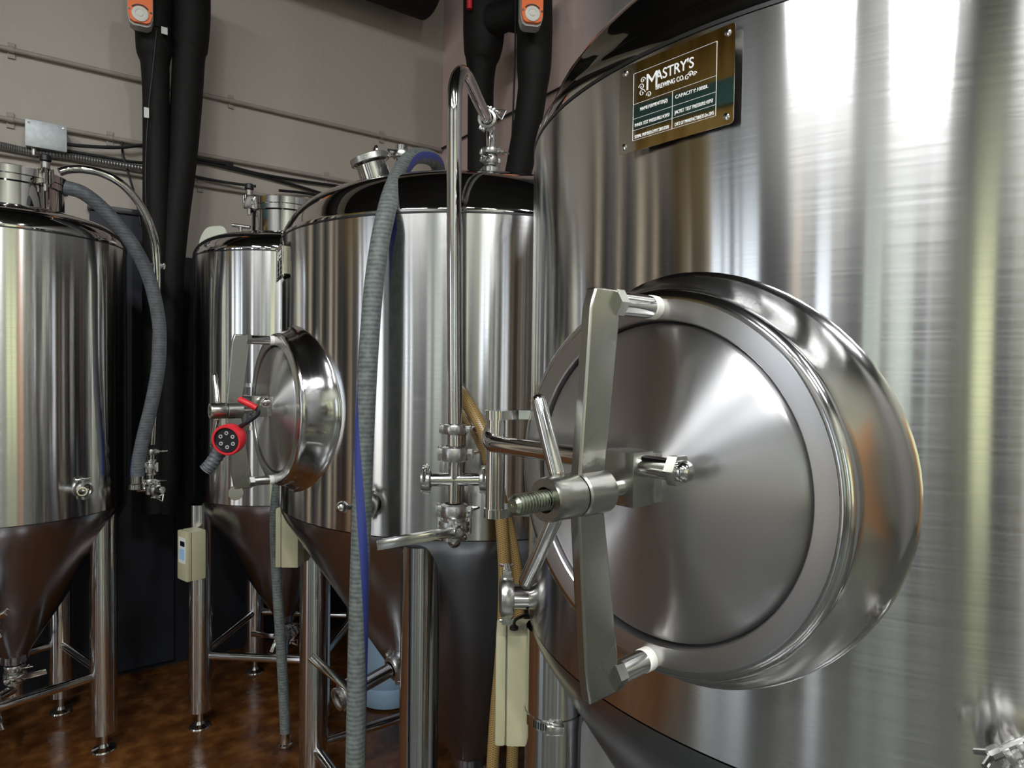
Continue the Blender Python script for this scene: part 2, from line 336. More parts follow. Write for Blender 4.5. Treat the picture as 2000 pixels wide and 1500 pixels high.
def fill_lamp(u, v, z, watts, label):  # lamps added out of view overhead to lift the room's ambient light
    t = thing('fill_lamp', label, 'added lamp', uv(u, v, z), RA, 'linear fill lamps added under the ceiling')
    MB().box((0, 0, .03), (.16, 1.5, .06), ID, .006).build('housing', 'greyplastic', t)
    for sx in (-1, 1): MB().cyl((0, sx * .5, .06), (0, sx * .5, CEIL - z), .004, 8).build('hanger', 'galv', t)
    ld = bpy.data.lights.new('fill_light', 'AREA'); ld.shape = 'RECTANGLE'; ld.size = .14; ld.size_y = 1.46; ld.energy = watts; ld.color = (.97, .99, 1.0)
    lo = bpy.data.objects.new('fill_light', ld); COL.objects.link(lo); lo.parent = t; lo.location = (0, 0, -.004)
LAMP = 128.0
for i, (u, v) in enumerate(((-3.8, -.2), (-3.6, -2.4), (-1.3, -1.0), (-1.3, -3.4), (.9, -2.6))): fill_lamp(u, v, 5.05, LAMP, ('added fill lamp hanging in front of the open roller door', 'added fill lamp hanging before the white blind', 'added fill lamp hanging nearest the fermenters', 'added fill lamp hanging before the rear windows', 'added fill lamp hanging beside the right wall')[i])
# posts and panels added behind the camera to put streaks in the steel's reflections
M['streak_grey'] = plain('grey_streak_post', (0.06, 0.06, 0.066), 0.5); M['streak_cream'] = plain('cream_streak_post', (0.62, 0.52, 0.40), 0.5); M['post_orange'] = plain('orange_painted_panel', (0.62, 0.26, 0.08), 0.5); M['streak_green'] = plain('green_streak_panel', (0.22, 0.23, 0.18), 0.5)
for i, (u, v, w, h, mt) in enumerate(((-4.4, 2.35, .16, 3.1, 'streak_cream'), (-4.2, 1.62, .10, 3.1, 'streak_grey'), (-4.3, .60, .62, 3.1, 'streak_grey'), (-4.5, .05, .20, 3.1, 'streak_cream'), (-4.2, -.32, .12, 3.1, 'streak_grey'), (-4.3, -1.25, .36, 3.1, 'streak_grey'), (-4.5, -2.1, .14, 3.1, 'streak_green'), (-4.2, -2.85, .22, 3.1, 'streak_grey'), (-4.4, -4.25, .14, 3.1, 'streak_green'), (-4.6, 3.2, .22, 3.1, 'streak_cream'), (-4.5, 3.75, .12, 3.1, 'streak_grey'), (-3.3, -4.5, .28, 3.1, 'streak_grey'), (-1.55, -4.6, .5, 3.1, 'streak_green'), (.95, -4.7, .5, 3.0, 'post_orange'), (-2.5, -4.4, .08, 3.1, 'streak_cream'), (-1.05, 3.9, .16, 3.4, 'streak_cream'), (-1.4, 3.8, .24, 3.4, 'streak_grey'), (-1.85, 3.9, .12, 3.4, 'streak_cream'), (-2.25, 3.8, .20, 3.4, 'streak_grey'), (-2.7, 3.9, .30, 3.4, 'streak_cream'), (-3.2, 3.8, .10, 3.4, 'streak_grey'), (-3.55, 3.9, .2, 3.4, 'streak_cream'), (-4.1, 3.8, .3, 3.4, 'streak_grey'))):
    slab('trim_%d' % (i + 4), mt, [(u - w / 2, u + w / 2, v - w / 2, v + w / 2, 0, h)])
slab('ground', 'pavement', [(-40, FU - TH, -40, 40, -0.2, -0.1)])
slab('ground.001', 'lawn', [(FU - TH, 40, -40, FV - TH, -0.2, -0.1)])

# ------------------------------------------------------------------ fittings
def clamp(parent, inv_m, p, ax, r, side, name='clamp', wing=True, w=0.018):
    """tri-clamp collar round a tube: p centre, ax tube axis, side direction of the wing nut (world)"""
    p = Vector(p); ax = Vector(ax).normalized(); side = Vector(side); side = (side - ax * side.dot(ax)).normalized(); t = ax.cross(side)
    b = MB(); m = inv_m @ frame(p, ax)
    b.lathe([(r, -w * .75), (r * 1.34, -w * .6), (r * 1.42, -w * .3), (r * 1.42, w * .3), (r * 1.34, w * .6), (r, w * .75)], 28, m)
    for sgn in (1, -1):
        mm = inv_m @ frame(p + side * sgn * r * 1.55, ax, side)
        b.box((0, 0.0065, 0), (r * .55, 0.007, w * .95), mm, 0.0015); b.box((0, -0.0065, 0), (r * .55, 0.007, w * .95), mm, 0.0015)
    b.cyl(inv_m @ (p - side * r * 1.62 - ax * w * .7), inv_m @ (p - side * r * 1.62 + ax * w * .7), 0.004, 10)
    o = b.build(name, 'cast', parent)
    if wing:
        c = MB(); q = p + side * r * 1.62
        c.cyl(inv_m @ (q - t * .02), inv_m @ (q + t * .030), 0.0035, 10); c.cyl(inv_m @ (q + t * .012), inv_m @ (q + t * .022), 0.0065, 12)
        fm = inv_m @ frame(q + t * .024, ax, side)   # wing: open trapezoid
        for a, bb in (((-.006, .0), (-.016, .026)), ((.006, .0), (.016, .026)), ((-.016, .026), (.016, .026))):
            A = inv_m @ (q + t * (.018 + a[1]) + side * a[0]); B = inv_m @ (q + t * (.018 + bb[1]) + side * bb[0]); c.cyl(A, B, 0.0032, 8)
        c.build('wing_nut', 'fit', o)
    return o
def butterfly(parent, inv_m, p, ax, r, lever, stem, L=0.15, name='butterfly_valve'):
    """butterfly valve body with a flat lever"""
    p = Vector(p); ax = Vector(ax).normalized(); stem = Vector(stem); stem = (stem - ax * stem.dot(ax)).normalized(); lever = Vector(lever).normalized()
    b = MB(); m = inv_m @ frame(p, ax)
    b.lathe([(r, -.034), (r * 1.28, -.034), (r * 1.28, -.026), (r * 1.12, -.022), (r * 1.12, -.016), (r * 1.5, -.013), (r * 1.55, -.003), (r * 1.42, 0), (r * 1.55, .003), (r * 1.5, .013), (r * 1.12, .016), (r * 1.12, .022), (r * 1.28, .026), (r * 1.28, .034), (r, .034)], 32, m)
    for k in range(4):
        a = k * PI / 2 + PI / 4; d = ax.orthogonal().normalized(); d = Matrix.Rotation(a, 3, ax) @ d
        b.cyl(inv_m @ (p + d * r * 1.5 - ax * .02), inv_m @ (p + d * r * 1.5 + ax * .02), 0.005, 8)
    b.cyl(inv_m @ (p + stem * r), inv_m @ (p + stem * (r * 1.5 + .02)), 0.009, 14)
    o = b.build(name, 'cast', parent)
    q = p + stem * (r * 1.5 + .022); h = MB(); mm = inv_m @ frame(q, stem, lever)
    h.cyl(inv_m @ (q - stem * .006), inv_m @ (q + stem * .010), 0.014, 20, 0.002)
    h.box((L / 2 + .006, 0, 0.002), (L, 0.022, 0.006), mm, 0.002); h.box((L / 2 + .01, 0.010, -.004), (L - .01, 0.003, 0.014), mm, 0.001); h.box((L / 2 + .01, -0.010, -.004), (L - .01, 0.003, 0.014), mm, 0.001)
    ho = h.build('lever_handle', 'fit', o)
    k = MB(); k.lathe([(0, .012), (.0065, .012), (.0065, .018), (0, .018)], 6, mm); k.build('lever_bolt', 'cast', o)
    return o
def ring_clamp(parent, inv_m, p, ax, r, mat='fit', name='hose_clamp'):
    b = MB(); m = inv_m @ frame(p, ax); b.lathe([(r, -.007), (r + .002, -.007), (r + .002, .007), (r, .007), (r, -.007)], 32, m)
    return b.build(name, mat, parent)

# ------------------------------------------------------------------ side manway of the big tanks (axis = local Z, X = sideways, Y = up)
def side_manway(tank, R, phi, zc, face, screw=0.225):
    n = Vector((math.sin(phi), -math.cos(phi), 0)); t = Vector((math.cos(phi), math.sin(phi), 0))
    mm = Matrix((t, Z, n)).transposed().to_4x4(); mm.translation = n * face + Z * zc      # right-handed: t x Z = n
    ro = 0.218; K = 96; prof_n = 0; b = MB()
    def tank_s(x): return math.sqrt(max(R * R - x * x, 0)) - face
    rows = []
    for k in range(K):
        a = 2 * PI * k / K; ca, sa = math.cos(a), math.sin(a)
        pr = [(ro, 0.0)]
        for j in range(1, 7):
            g = j / 6 * PI / 2 * .93; pr.append((ro + 0.014 * math.sin(g), -0.014 * (1 - math.cos(g))))
        r0, s0 = pr[-1]; rf = r0 + 0.008 + 0.019
        sT = tank_s(rf * ca) ; sC = tank_s((r0 + .008) * ca)
        A = (r0, s0); B = (r0 + .008, sC + (s0 - sC) * .10); C = (rf, sT - .0015)
        for j in range(1, 15):
            q = j / 14; x = (1 - q) ** 2 * A[0] + 2 * q * (1 - q) * B[0] + q * q * C[0]; y = (1 - q) ** 2 * A[1] + 2 * q * (1 - q) * B[1] + q * q * C[1]
            y = max(y, tank_s(x * ca) - .001 if x > 0.01 else y); pr.append((x, y))
        rows.append([(r * ca, r * sa, s) for r, s in pr])
    N = len(rows[0])
    for rw in rows: b.v += [Vector(p) for p in rw]
    for k in range(K):
        k2 = (k + 1) % K
        for i in range(N - 1): b.f.append((k * N + i, k2 * N + i, k2 * N + i + 1, k * N + i + 1))
    man = b.build('manway', 'neck', tank, 40, mm)
    MB().lathe([(0.1930, -0.030), (0.1930, -0.002), (0.1945, 0.0), (ro, 0.0), (ro + .004, -.001)], 96).build('face_ring', 'ring', man, 30)
    def part(name, mb, mat, m4=None, ang=35): return mb.build(name, mat, man, ang, m4)
    part('door', MB().lathe([(0.0, 0.012), (0.03, 0.0118), (0.08, 0.0105), (0.13, 0.0075), (0.165, 0.003), (0.180, -.001), (0.187, -.005), (0.190, -.011), (0.190, -.024), (0, -.024)], 96), 'door')
    part('gasket', MB().lathe([(0.188, -.028), (0.194, -.028), (0.194, -.016), (0.188, -.016), (0.188, -.028)], 72), 'darkgasket')
    # clamp bar: 12 mm thick plate standing across the door, kinked outwards in the middle
    pts = [(0.062, -0.232), (0.112, -0.232), (0.120, -0.19), (0.135, -0.02), (0.135, 0.02), (0.121, 0.20), (0.114, 0.222), (0.074, 0.222), (0.073, 0.19), (0.094, 0.02), (0.094, -0.02), (0.066, -0.19)]
    bar = MB(); bar.prism([(p[0], p[1]) for p in pts], -.007, .007, Matrix(((0, 0, 1, 0), (0, 1, 0, 0), (1, 0, 0, 0), (0, 0, 0, 1))))
    ob = part('clamp_bar', bar, 'bar', None, 30)
    bv = ob.modifiers.new('bevel', 'BEVEL'); bv.width = 0.0025; bv.segments = 2; bv.limit_method = 'ANGLE'
    part('clamp_boss', MB().cyl((0, 0, .090), (0, 0, .134), .0245, 36, .002), 'bar')
    for y, s0, s1 in ((0.208, .0, .075), (-.214, .0, .065)):
        part('standoff', MB().cyl((0, y, .012), (0, y, s1), .0135, 24, .0012), 'fit')
        part('standoff_washer', MB().cyl((0, y, -.001), (0, y, .012), .0142, 24, .001), 'gasket')
        part('standoff_boss', MB().cyl((0, y, s1 - .008), (0, y, s1 + .006), .0165, 6), 'bar')
    part('screw_hub', MB().lathe([(0.0112, .136), (.0225, .136), (.0235, .139), (.0235, .176), (.022, .180), (.0135, .180), (.0135, .168), (.0112, .165), (.0112, .136)], 36), 'bar')
    thr = [(0, .085)]; z = .085
    thr += [(.0100, .085), (.0100, .165)]; z = .165
    while z < screw - .005: thr += [(.0108, z), (.0108, z + .0008), (.0082, z + .0021), (.0082, z + .0026)]; z += .0040
    thr += [(.0100, z), (.0100, screw - .003), (.007, screw), (.0022, screw), (.0015, screw - .002), (0, screw - .002)]
    part('screw_thread', MB().lathe(thr, 28), 'thread', None, 25)
    part('screw_shaft', MB().cyl((0, 0, .012), (0, 0, .092), .0105, 24), 'fit')
    part('handle_rod', MB().rod((-.002, .018, .158), (-.036, .106, .158), .0085, 20), 'fit')
    part('handle_rod', MB().rod((-.004, -.018, .158), (-.052, -.106, .158), .0085, 20), 'fit')
    part('hinge_block', MB().box((-.004, .010, .043), (.048, .062, .036), ID, .0012), 'bar')
    part('block_pad', MB().box((-.004, .010, .018), (.054, .058, .015), ID, .001), 'cast')
    part('hinge_arm', MB().tube(smooth([(-.252, .052, .030), (-.257, .036, .036), (-.245, .027, .043), (-.22, .026, .045), (-.1, .026, .045), (.066, .026, .045)], 6), .0122, 20), 'fit')
    nut = MB().lathe([(.0, 0), (.0180, 0), (.0180, .012), (0, .012)], 6, frame((.060, .026, .045), (1, 0, 0)))
    nut.lathe([(.012, .0), (.012, .006), (.0095, .011), (.005, .0135), (0, .0142)], 20, frame((.071, .026, .045), (1, 0, 0))); part('acorn_nut', nut, 'fit')
    part('hinge_post', MB().cyl((-.252, -.070, .030), (-.252, .060, .030), .0140, 28), 'tube')
    for y in (-.076, .066):
        br = MB(); poly = [(-.252 + .0165 * math.cos(a), .030 + .0165 * math.sin(a)) for a in [PI * k / 8 for k in range(9)]] + [(-.2685, .0), (-.255, -.06), (-.222, -.06), (-.222, -.010), (-.236, .0)]
        br.prism(poly, y - .0065, y + .0065, Matrix(((1, 0, 0, 0), (0, 0, 1, 0), (0, 1, 0, 0), (0, 0, 0, 1)))); part('hinge_bracket', br, 'fit')
    return man, mm

def text_mesh(body, size, width=None, font_shear=0.0, extr=0.0002, align='LEFT', bold=0.0):
    cu = bpy.data.curves.new('text', 'FONT'); cu.body = body; cu.size = size; cu.extrude = extr; cu.shear = font_shear; cu.align_x = align; cu.offset = bold
    o = bpy.data.objects.new('text', cu); COL.objects.link(o); bpy.context.view_layer.update()
    me = bpy.data.meshes.new_from_object(o.evaluated_get(bpy.context.evaluated_depsgraph_get()))
    bpy.data.objects.remove(o); bpy.data.curves.remove(cu)
    if width:
        xs = [v.co.x for v in me.vertices]; w = max(xs) - min(xs); x0 = min(xs) if align == 'LEFT' else 0
        for v in me.vertices: v.co.x = x0 + (v.co.x - x0) * width / w
    return me
def letters(parent, body, size, pos, width=None, align='LEFT', M3=ID, bold=0.0):
    me = text_mesh(body, size, width, 0, .0002, align, bold); me.materials.append(M['etch']); o = bpy.data.objects.new('lettering', me); COL.objects.link(o); o.parent = parent
    o.matrix_basis = Matrix.Translation(Vector(pos)) @ M3; return o
def nameplate(tank, phi, d, t0, t1, z0, z1, full=True):
    n = Vector((math.sin(phi), -math.cos(phi), 0)); t = Vector((math.cos(phi), math.sin(phi), 0))
    mm = Matrix((t, Z, n)).transposed().to_4x4(); mm.translation = n * d + t * ((t0 + t1) / 2) + Z * ((z0 + z1) / 2)
    w = t1 - t0; h = z1 - z0; c = .004
    poly = []
    for cx, cy, a0 in ((w / 2 - c, h / 2 - c, 0), (-w / 2 + c, h / 2 - c, PI / 2), (-w / 2 + c, -h / 2 + c, PI), (w / 2 - c, -h / 2 + c, 1.5 * PI)):
        poly += [(cx + c * math.cos(a0 + k * PI / 8), cy + c * math.sin(a0 + k * PI / 8)) for k in range(5)]
    pl = MB().prism(poly, -.0012, 0).build('nameplate', 'plate', tank, 30, mm)
    bk = MB().prism([(-w / 2 + .022, -h / 2 + .014), (w / 2 - .022, -h / 2 + .014), (w / 2 - .022, h / 2 - .014), (-w / 2 + .022, h / 2 - .014)], -.014, -.0015).build('backing', 'bar', pl)
    for sx in (-1, 1):
        for sy in (-1, 1):
            MB().lathe([(.0042, 0), (.004, .0012), (.002, .0019), (0, .002)], 14, Matrix.Translation((sx * (w / 2 - .009), sy * (h / 2 - .009), 0))).build('rivet', 'fit', pl)
    fx, fy = w / 2 - .023, h / 2 - .014; ln = MB(); L = .00035
    def seg(x0, y0, x1, y1):
        if x0 == x1: ln.box((x0, (y0 + y1) / 2, .0002), (L, abs(y1 - y0), .0004))
        else: ln.box(((x0 + x1) / 2, y0, .0002), (abs(x1 - x0), L, .0004))
    seg(-fx, fy, fx, fy); seg(-fx, -fy, fx, -fy); seg(-fx, -fy, -fx, fy); seg(fx, -fy, fx, fy)
    hy = [h * .03, -h * .135, -h * .265]
    for y in hy: seg(-fx, y, fx, y)
    seg(0, -fy, 0, hy[0]); ln.build('engraved_border', 'etch', pl)
    letters(pl, "M", .030, (-.042, h * .14, .0003), .0165); letters(pl, "ASTRY'S", .0185, (-.026, h * .205, .0003), .056, 'LEFT', ID, .00012)
    letters(pl, "BREWING CO.", .0085, (-.026, h * .11, .0003), .042, 'LEFT', ID, .00006)
    # scroll flourishes beside the name
    for (ox, oy, sc, sg) in ((-.046, h * .27, 1, 1), (-.048, h * .20, 1.1, -1), (-.047, h * .13, 1.2, 1), (-.036, h * .085, 1.0, -1), (.021, h * .12, 1.0, 1), (.026, h * .145, .85, -1), (.031, h * .13, .75, 1)):
        pts = [Vector((ox + sg * .0042 * sc * (1 - k / 14) * math.cos(k * .65), oy + .0042 * sc * (1 - k / 14) * math.sin(k * .65), .0003)) for k in range(13)]
        MB().tube(pts, .0005, 6).build('scroll_ornament', 'etch', pl)
    if full:
        rows = (("NAME:FERMENTER(2)", "CAPACITY:10BBL"), ("INNER TEST PRESSURE:14.5PSI", "JACKET TEST PRESSURE:43PSI"), ("SERIAL NUMBER:DYMT20151208", "DATE OF MANUFACTURE:25 Dec.2015"))
        ws = ((.042, .046), (.053, .053), (.053, .054))
        for i, (a, b_) in enumerate(rows):
            y = hy[i] - h * .095
            letters(pl, a, .0062, (-fx + .003 + (.008 if i == 0 else 0), y, .0003), ws[i][0]); letters(pl, b_, .0062, (.004, y, .0003), ws[i][1])
    return pl

# ------------------------------------------------------------------ tanks
def legs_and_braces(tank, rl, angs, R, zc_of_r, rad=0.052, zb=0.22):
    L = []
    for a in angs:
        a = math.radians(a); p = Vector((rl * math.cos(a), rl * math.sin(a), 0)); L.append(p)
        ztop = zc_of_r(rl - rad) - .01; b = MB()
        K = 32; rows = []
        for k in range(K):                # top cut to follow the cone
            g = 2 * PI * k / K; x = p.x + rad * math.cos(g); y = p.y + rad * math.sin(g); rr = math.hypot(x, y)
            rows.append((Vector((x, y, .085)), Vector((x, y, zc_of_r(min(rr, R - .002)) + .02))))
        for A, B in rows: b.v += [A, B]
        for k in range(K): k2 = (k + 1) % K; b.f.append((2 * k, 2 * k2, 2 * k2 + 1, 2 * k + 1))
        b.f.append(tuple(2 * k for k in reversed(range(K)))); b.f.append(tuple(2 * k + 1 for k in range(K)))
        lo = b.build('leg', 'leg', tank)
        MB().cyl(p + Z * .02, p + Z * .10, .014, 16).build('foot_screw', 'fit', lo)
        MB().lathe([(0, 0), (.047, 0), (.049, .004), (.046, .010), (.022, .018), (.016, .03), (0, .03)], 32, Matrix.Translation(p)).build('foot_pad', 'fit', lo)
    for i in range(len(L)):
        A = L[i] + Z * zb; B = L[(i + 1) % len(L)] + Z * zb; d = (B - A).normalized()
        MB().cyl(A + d * (rad - .006), B - d * (rad - .006), .019, 18).build('brace', 'tube', tank)
def body_parts(tank, R, zt, zb, dome, tip_z, tip_r, lip=0.0):
    MB().lathe([(R - .004, zb - .004), (R, zb), (R, zb + .03), (R, (zb + zt) / 2), (R, zt - .03), (R, zt - .002), (R - .003, zt + .001)], 160).build('body', 'body', tank, 30)
    MB().lathe([(R - .006, zt - .001), (R + .0012, zt - .001), (R + .0012, zt + .004), (R - .006, zt + .004)], 160).build('weld_seam', 'seam', tank, 60)
    MB().lathe(dome, 160).build('head', 'head', tank, 25)
    h = zb - tip_z
    pr = [(R - .001, zb - .003), (R - .004, zb - .02), (R - .015, zb - .045)]
    for k in range(1, 12): q = k / 12; pr.append((R - .015 + (tip_r - R + .015) * q, zb - .045 - (h - .045) * q))
    pr += [(tip_r, tip_z), (tip_r, tip_z - .03), (0, tip_z - .03)]
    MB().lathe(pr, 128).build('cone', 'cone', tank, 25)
    def zc(r): return zb - .045 - (h - .045) * min(1, max(0, (R - .015 - r) / (R - .015 - tip_r)))
    return zc
BR, BZT, BZB = .68, 2.114, 1.232
def big_dome(lip):
    pr = [(BR, BZT + .003), (BR, BZT + .010)]; R2 = BR; z0 = BZT + .012
    if lip:
        pr += [(BR - .002, BZT + .022), (BR - .007, BZT + .034), (BR - .015, BZT + .042), (BR - .022, BZT + .045), (BR - .024, BZT + .050)]; R2 = BR - .025; z0 = BZT + .05
    H = 2.406 - z0; ex = 1 / 1.2
    if lip: H += .05; ex = 1 / 1.7
    for k in range(1, 41):
        r = R2 * (1 - (k / 40) ** 1.9)
        if not lip:
            t = 1 - math.sqrt(r * r + .0036) / math.sqrt(R2 * R2 + .0036); pr.append((max(r, 0), z0 + .112 * (1 - math.exp(-t / .068)) + .17 * t)); continue
        pr.append((max(r, 0), z0 + H * (1 - (r / R2) ** 2) ** ex))
    return pr
T3 = Vector((-.140, 2.467, 0)); T4 = Vector((.717, 1.288, 0)); PHI3, PHI4 = -.909, -.838
near = thing('fermenter_tank', 'large stainless fermenter in the foreground with round manway door and engraved nameplate', 'tank', T4)
zc = body_parts(near, BR, BZT, BZB, big_dome(True), .26, .07, .03); legs_and_braces(near, .63, (182, 272, 2, 92), BR, zc, .054, .22)
side_manway(near, BR, PHI4, 1.566, .738, .224); nameplate(near, PHI4, .688, -.099, .069, 1.987, 2.102)
mid = thing('fermenter_tank', 'large stainless fermenter in the middle with its manway door facing left', 'tank', T3)
zc3 = body_parts(mid, BR, BZT, BZB, big_dome(False), .26, .07, 0); legs_and_braces(mid, .63, (170, 260, 350, 80), BR, zc3, .054, .21)
man3, mm3 = side_manway(mid, BR, PHI3, 1.566, .738, .175); nameplate(mid, PHI3 - .20, .688, -.085, .085, 1.975, 2.09, False)
SR, SZT, SZB = .42, 2.201, 1.077
def small_dome():
    pts = [(SR, SZT + .003), (SR, SZT + .015), (.414, SZT + .035), (.395, SZT + .062), (.36, SZT + .088), (.30, SZT + .110), (.2, SZT + .132), (.1, SZT + .142), (0, SZT + .145)]
    return [(max(p.x, 0), p.z) for p in smooth([Vector((r, 0, z)) for r, z in pts], 4)[:-1]] + [(0, SZT + .145)]
T1 = Vector((-2.128, 2.839, 0)); T2 = Vector((-1.139, 3.342, 0))
left = thing('serving_tank', 'stainless tank cut by the left edge of the picture with a domed top lid', 'tank', T1)
z1 = body_parts(left, SR, SZT, SZB, small_dome(), .44, .05); legs_and_braces(left, .36, (7, 97, 187, 277), SR, z1, .052, .34)
back = thing('serving_tank', 'smaller stainless tank standing at the back between the left tank and the middle fermenter', 'tank', T2)
z2 = body_parts(back, SR, SZT, SZB, small_dome(), .44, .05); legs_and_braces(back, .40, (221, 311, 41, 131), SR, z2, .052, .34)
def top_manway(tank, c, r, z0, z1, arm_dir):
    c = Vector(c); b = MB(); m = Matrix.Translation(c)
    b.lathe([(r, z0 - .05), (r, z1 - .05), (r + .012, z1 - .045), (r + .012, z1 - .022), (r, z1 - .02)], 72, m); n = b.build('top_manway', 'head', tank, 30)
    MB().lathe([(r + .010, z1 - .021), (r + .014, z1 - .018), (r + .014, z1 + .012), (r + .004, z1 + .016), (r * .85, z1 + .020), (r * .6, z1 + .036), (r * .3, z1 + .045), (0, z1 + .048)], 72, m).build('lid', 'head', n, 30)
    d = Vector(arm_dir).normalized(); q = c + d * (r + .022); k = MB(); t = Z.cross(d)
    for s in (-1, 1): k.box((0, s * .014, (z1 - .01)), (.05, .010, .06), Matrix.Translation(q) @ Matrix.Rotation(math.atan2(d.y, d.x), 4, 'Z'), .002)
    k.cyl(q + Z * (z1 - .07), q + Z * (z1 + .055), .008, 14); k.cyl(q + Z * (z1 + .02), q + Z * (z1 + .05), .017, 16, .003); k.build('lid_clamp', 'fit', n)
    MB().cyl(q + Z * (z1 + .05) , q + Z * (z1 + .078), .021, 12, .004).build('clamp_knob', 'blackplastic', n)
    return n
top_manway(left, (0, 0, 0), .185, SZT + .10, 2.475, (.93, -.36, 0)); top_manway(back, (.0, .0, 0), .16, SZT + .10, 2.49, (-.75, -.66, 0))
nameplate(left, .22, .432, -.13, .085, 2.075, 2.185, False)

# ------------------------------------------------------------------ fittings on the tanks
def on_tank(x, y, T, R):
    d = sight(x, y); a = d.x ** 2 + d.y ** 2; b = d.x * T.x + d.y * T.y; c = T.x ** 2 + T.y ** 2 - R * R
    k = (b - math.sqrt(max(b * b - a * c, 0))) / a; return EYE + d * k
def port(tank, T, p, ax, r, L, side=(0, 0, 1), cap=True, name='sample_port', wing=True):
    """short ferrule standing off a tank with a clamp and blank cap"""
    im = inv(tank); p = Vector(p); ax = Vector(ax).normalized(); b = MB()
    b.lathe([(r * .8, -.03), (r * .8, L - .008), (r * 1.2, L - .004), (r * 1.2, L), (r * .7, L), (r * .7, L - .02)], 28, im @ frame(p, ax)); o = b.build(name, 'fit', tank)
    if cap:
        MB().lathe([(0, L), (r * 1.2, L), (r * 1.2, L + .005), (r * .5, L + .007), (0, L + .007)], 28, im @ frame(p, ax)).build('port_cap', 'fit', o)
    cl = clamp(o, im, p + ax * L, ax, r * .95, side, 'port_clamp', False)
    if wing:
        q = p + ax * L + Vector(side).normalized() * r * 1.75; t = ax.cross(Vector(side)).normalized(); c = MB()
        c.cyl(im @ (q - t * .022), im @ (q + t * .022), .0035, 10); c.cyl(im @ (q + t * .010), im @ (q + t * .02), .0065, 10)
        for sg in (-1, 1): c.cyl(im @ (q + t * .016), im @ (q + t * .03 + ax * .013 * sg), .003, 8)
        c.build('wing_nut', 'fit', o)
    return o
# near fermenter: capped port on its left side, clamp fitting at lower right
p = Vector((T4.x - BR, T4.y - .02, 1.262)); port(near, T4, p, (-1, -.05, 0), .030, .042, (0, 0, 1))
p = on_tank(1990, 1478, T4, BR); port(near, T4, p, (p - T4).xy.to_3d(), .022, .05, (-.5, .3, .8))
# middle fermenter: sample cock behind the big hose
p = on_tank(725, 985, T3, BR); d = (p - T3).xy.to_3d().normalized(); port(mid, T3, p, d, .026, .03, (.3, 0, 1)); im = inv(mid)
c = MB(); q = p + d * .05; e = at(668, 990, q.y - .02); c.cyl(im @ q, im @ e, .007, 12); ob = c.build('sample_cock', 'fit', mid)
MB().lathe([(0, -.017), (.008, -.015), (.014, -.0095), (.017, 0), (.014, .0095), (.008, .015), (0, .017)], 24, im @ frame(e, (0, -1, 0))).build('cock_knob', 'fit', ob)
MB().lathe([(0, 0), (.021, 0), (.022, .002), (.021, .004), (0, .004)], 24, Matrix.Translation((0, -.243, .108)) @ Matrix.Rotation(PI / 2.3, 4, 'Y')).build('round_tab', 'fit', man3)
# its top fittings: stained sight port, gauge ferrule, spray-ball port
A = at(737, 358, 2.20); ax = Vector((-.30, -.12, .95)).normalized(); m = im @ frame(A, ax)
ob = MB().lathe([(.050, -.03), (.050, .060), (.0585, .066), (.0585, .088), (.052, .090), (.0, .091)], 40, m).build('sight_port', 'tube', mid)
MB().lathe([(.0595, .066), (.064, .068), (.064, .086), (.0595, .088), (.0595, .066)], 40, m).build('port_ring', 'cast', ob)
A = at(784, 335, 2.28); ob = MB().cyl(im @ (A - Z * .03), im @ (A + Z * .085), .022, 24).build('gauge_ferrule', 'tube', mid)
clamp(ob, im, A + Z * .055, Z, .022, (-1, -.3, 0), 'ferrule_clamp')
g = A + Z * .055 + Vector((-.05, -.02, 0)); MB().cyl(im @ g, im @ (g + Vector((-.03, -.012, .0))), .006, 10).build('gauge_stem', 'fit', ob)
MB().lathe([(0, 0), (.020, 0), (.022, .003), (.020, .007), (0, .009)], 28, im @ frame(g + Vector((-.03, -.012, 0)), (-.85, -.5, .1))).build('gauge_cap', 'fit', ob)
A = at(958, 330, 2.40); ob = MB().lathe([(.034, -.05), (.034, 0), (.026, .006), (.019, .012), (.019, .05), (.025, .052), (.025, .056), (0, .056)], 28, im @ frame(A, Z)).build('spray_port', 'fit', mid)
SPRAY = A + Z * .058
# left tank: open sample port
p = on_tank(160, 955, T1, SR); d = Vector((.55, -.83, .06)).normalized(); im1 = inv(left)
ob = port(left, T1, p, (p - T1).xy.to_3d(), .024, .018, (0, 0, 1), False, 'sample_port')
b = MB(); b.lathe([(.012, 0), (.016, 0), (.016, .075), (.018, .078), (.018, .085), (.0135, .085), (.0135, .02)], 24, im1 @ frame(p + d * .018, d)); b.build('sample_spout', 'tube', ob)
# bottom outlets with butterfly valves
def outlet(tank, T, tz, lever1, lever2):
    im = inv(tank); c = Vector((T.x, T.y, 0))
    ob = MB().lathe([(.025, tz - .02), (.025, tz - .10), (.034, tz - .102), (.034, tz - .108), (.025, tz - .11), (.025, tz - .20), (0, tz - .20)], 28, Matrix.Identity(4)).build('bottom_outlet', 'tube', tank)
    clamp(ob, im, c + Z * (tz - .055), Z, .027, (.8, -.5, 0), 'outlet_clamp')
    d = Vector(lever1).normalized(); t = Z.cross(d)
    MB().tube(smooth([Vector((0, 0, tz - .15)), t * -.06 + Z * (tz - .15), t * -.14 + Z * (tz - .15)], 3), .022, 20).build('side_tube', 'tube', ob)
    butterfly(tank, im, c + Z * (tz - .09), Z, .027, lever1, Vector(lever1) * .3 - Vector((0, 1, 0)), .14)
    q = c - t * .16 + Z * (tz - .15); butterfly(tank, im, q, -t, .025, lever2, Z * .4 + d, .12)
    clamp(ob, im, c - t * .11 + Z * (tz - .15), t, .025, (0, -.3, -1), 'outlet_clamp')
outlet(left, T1, .44, (.93, -.1, .18), (.9, -.2, .05)); outlet(back, T2, .44, (-1, -.1, -.05), (-.9, -.3, -.35))
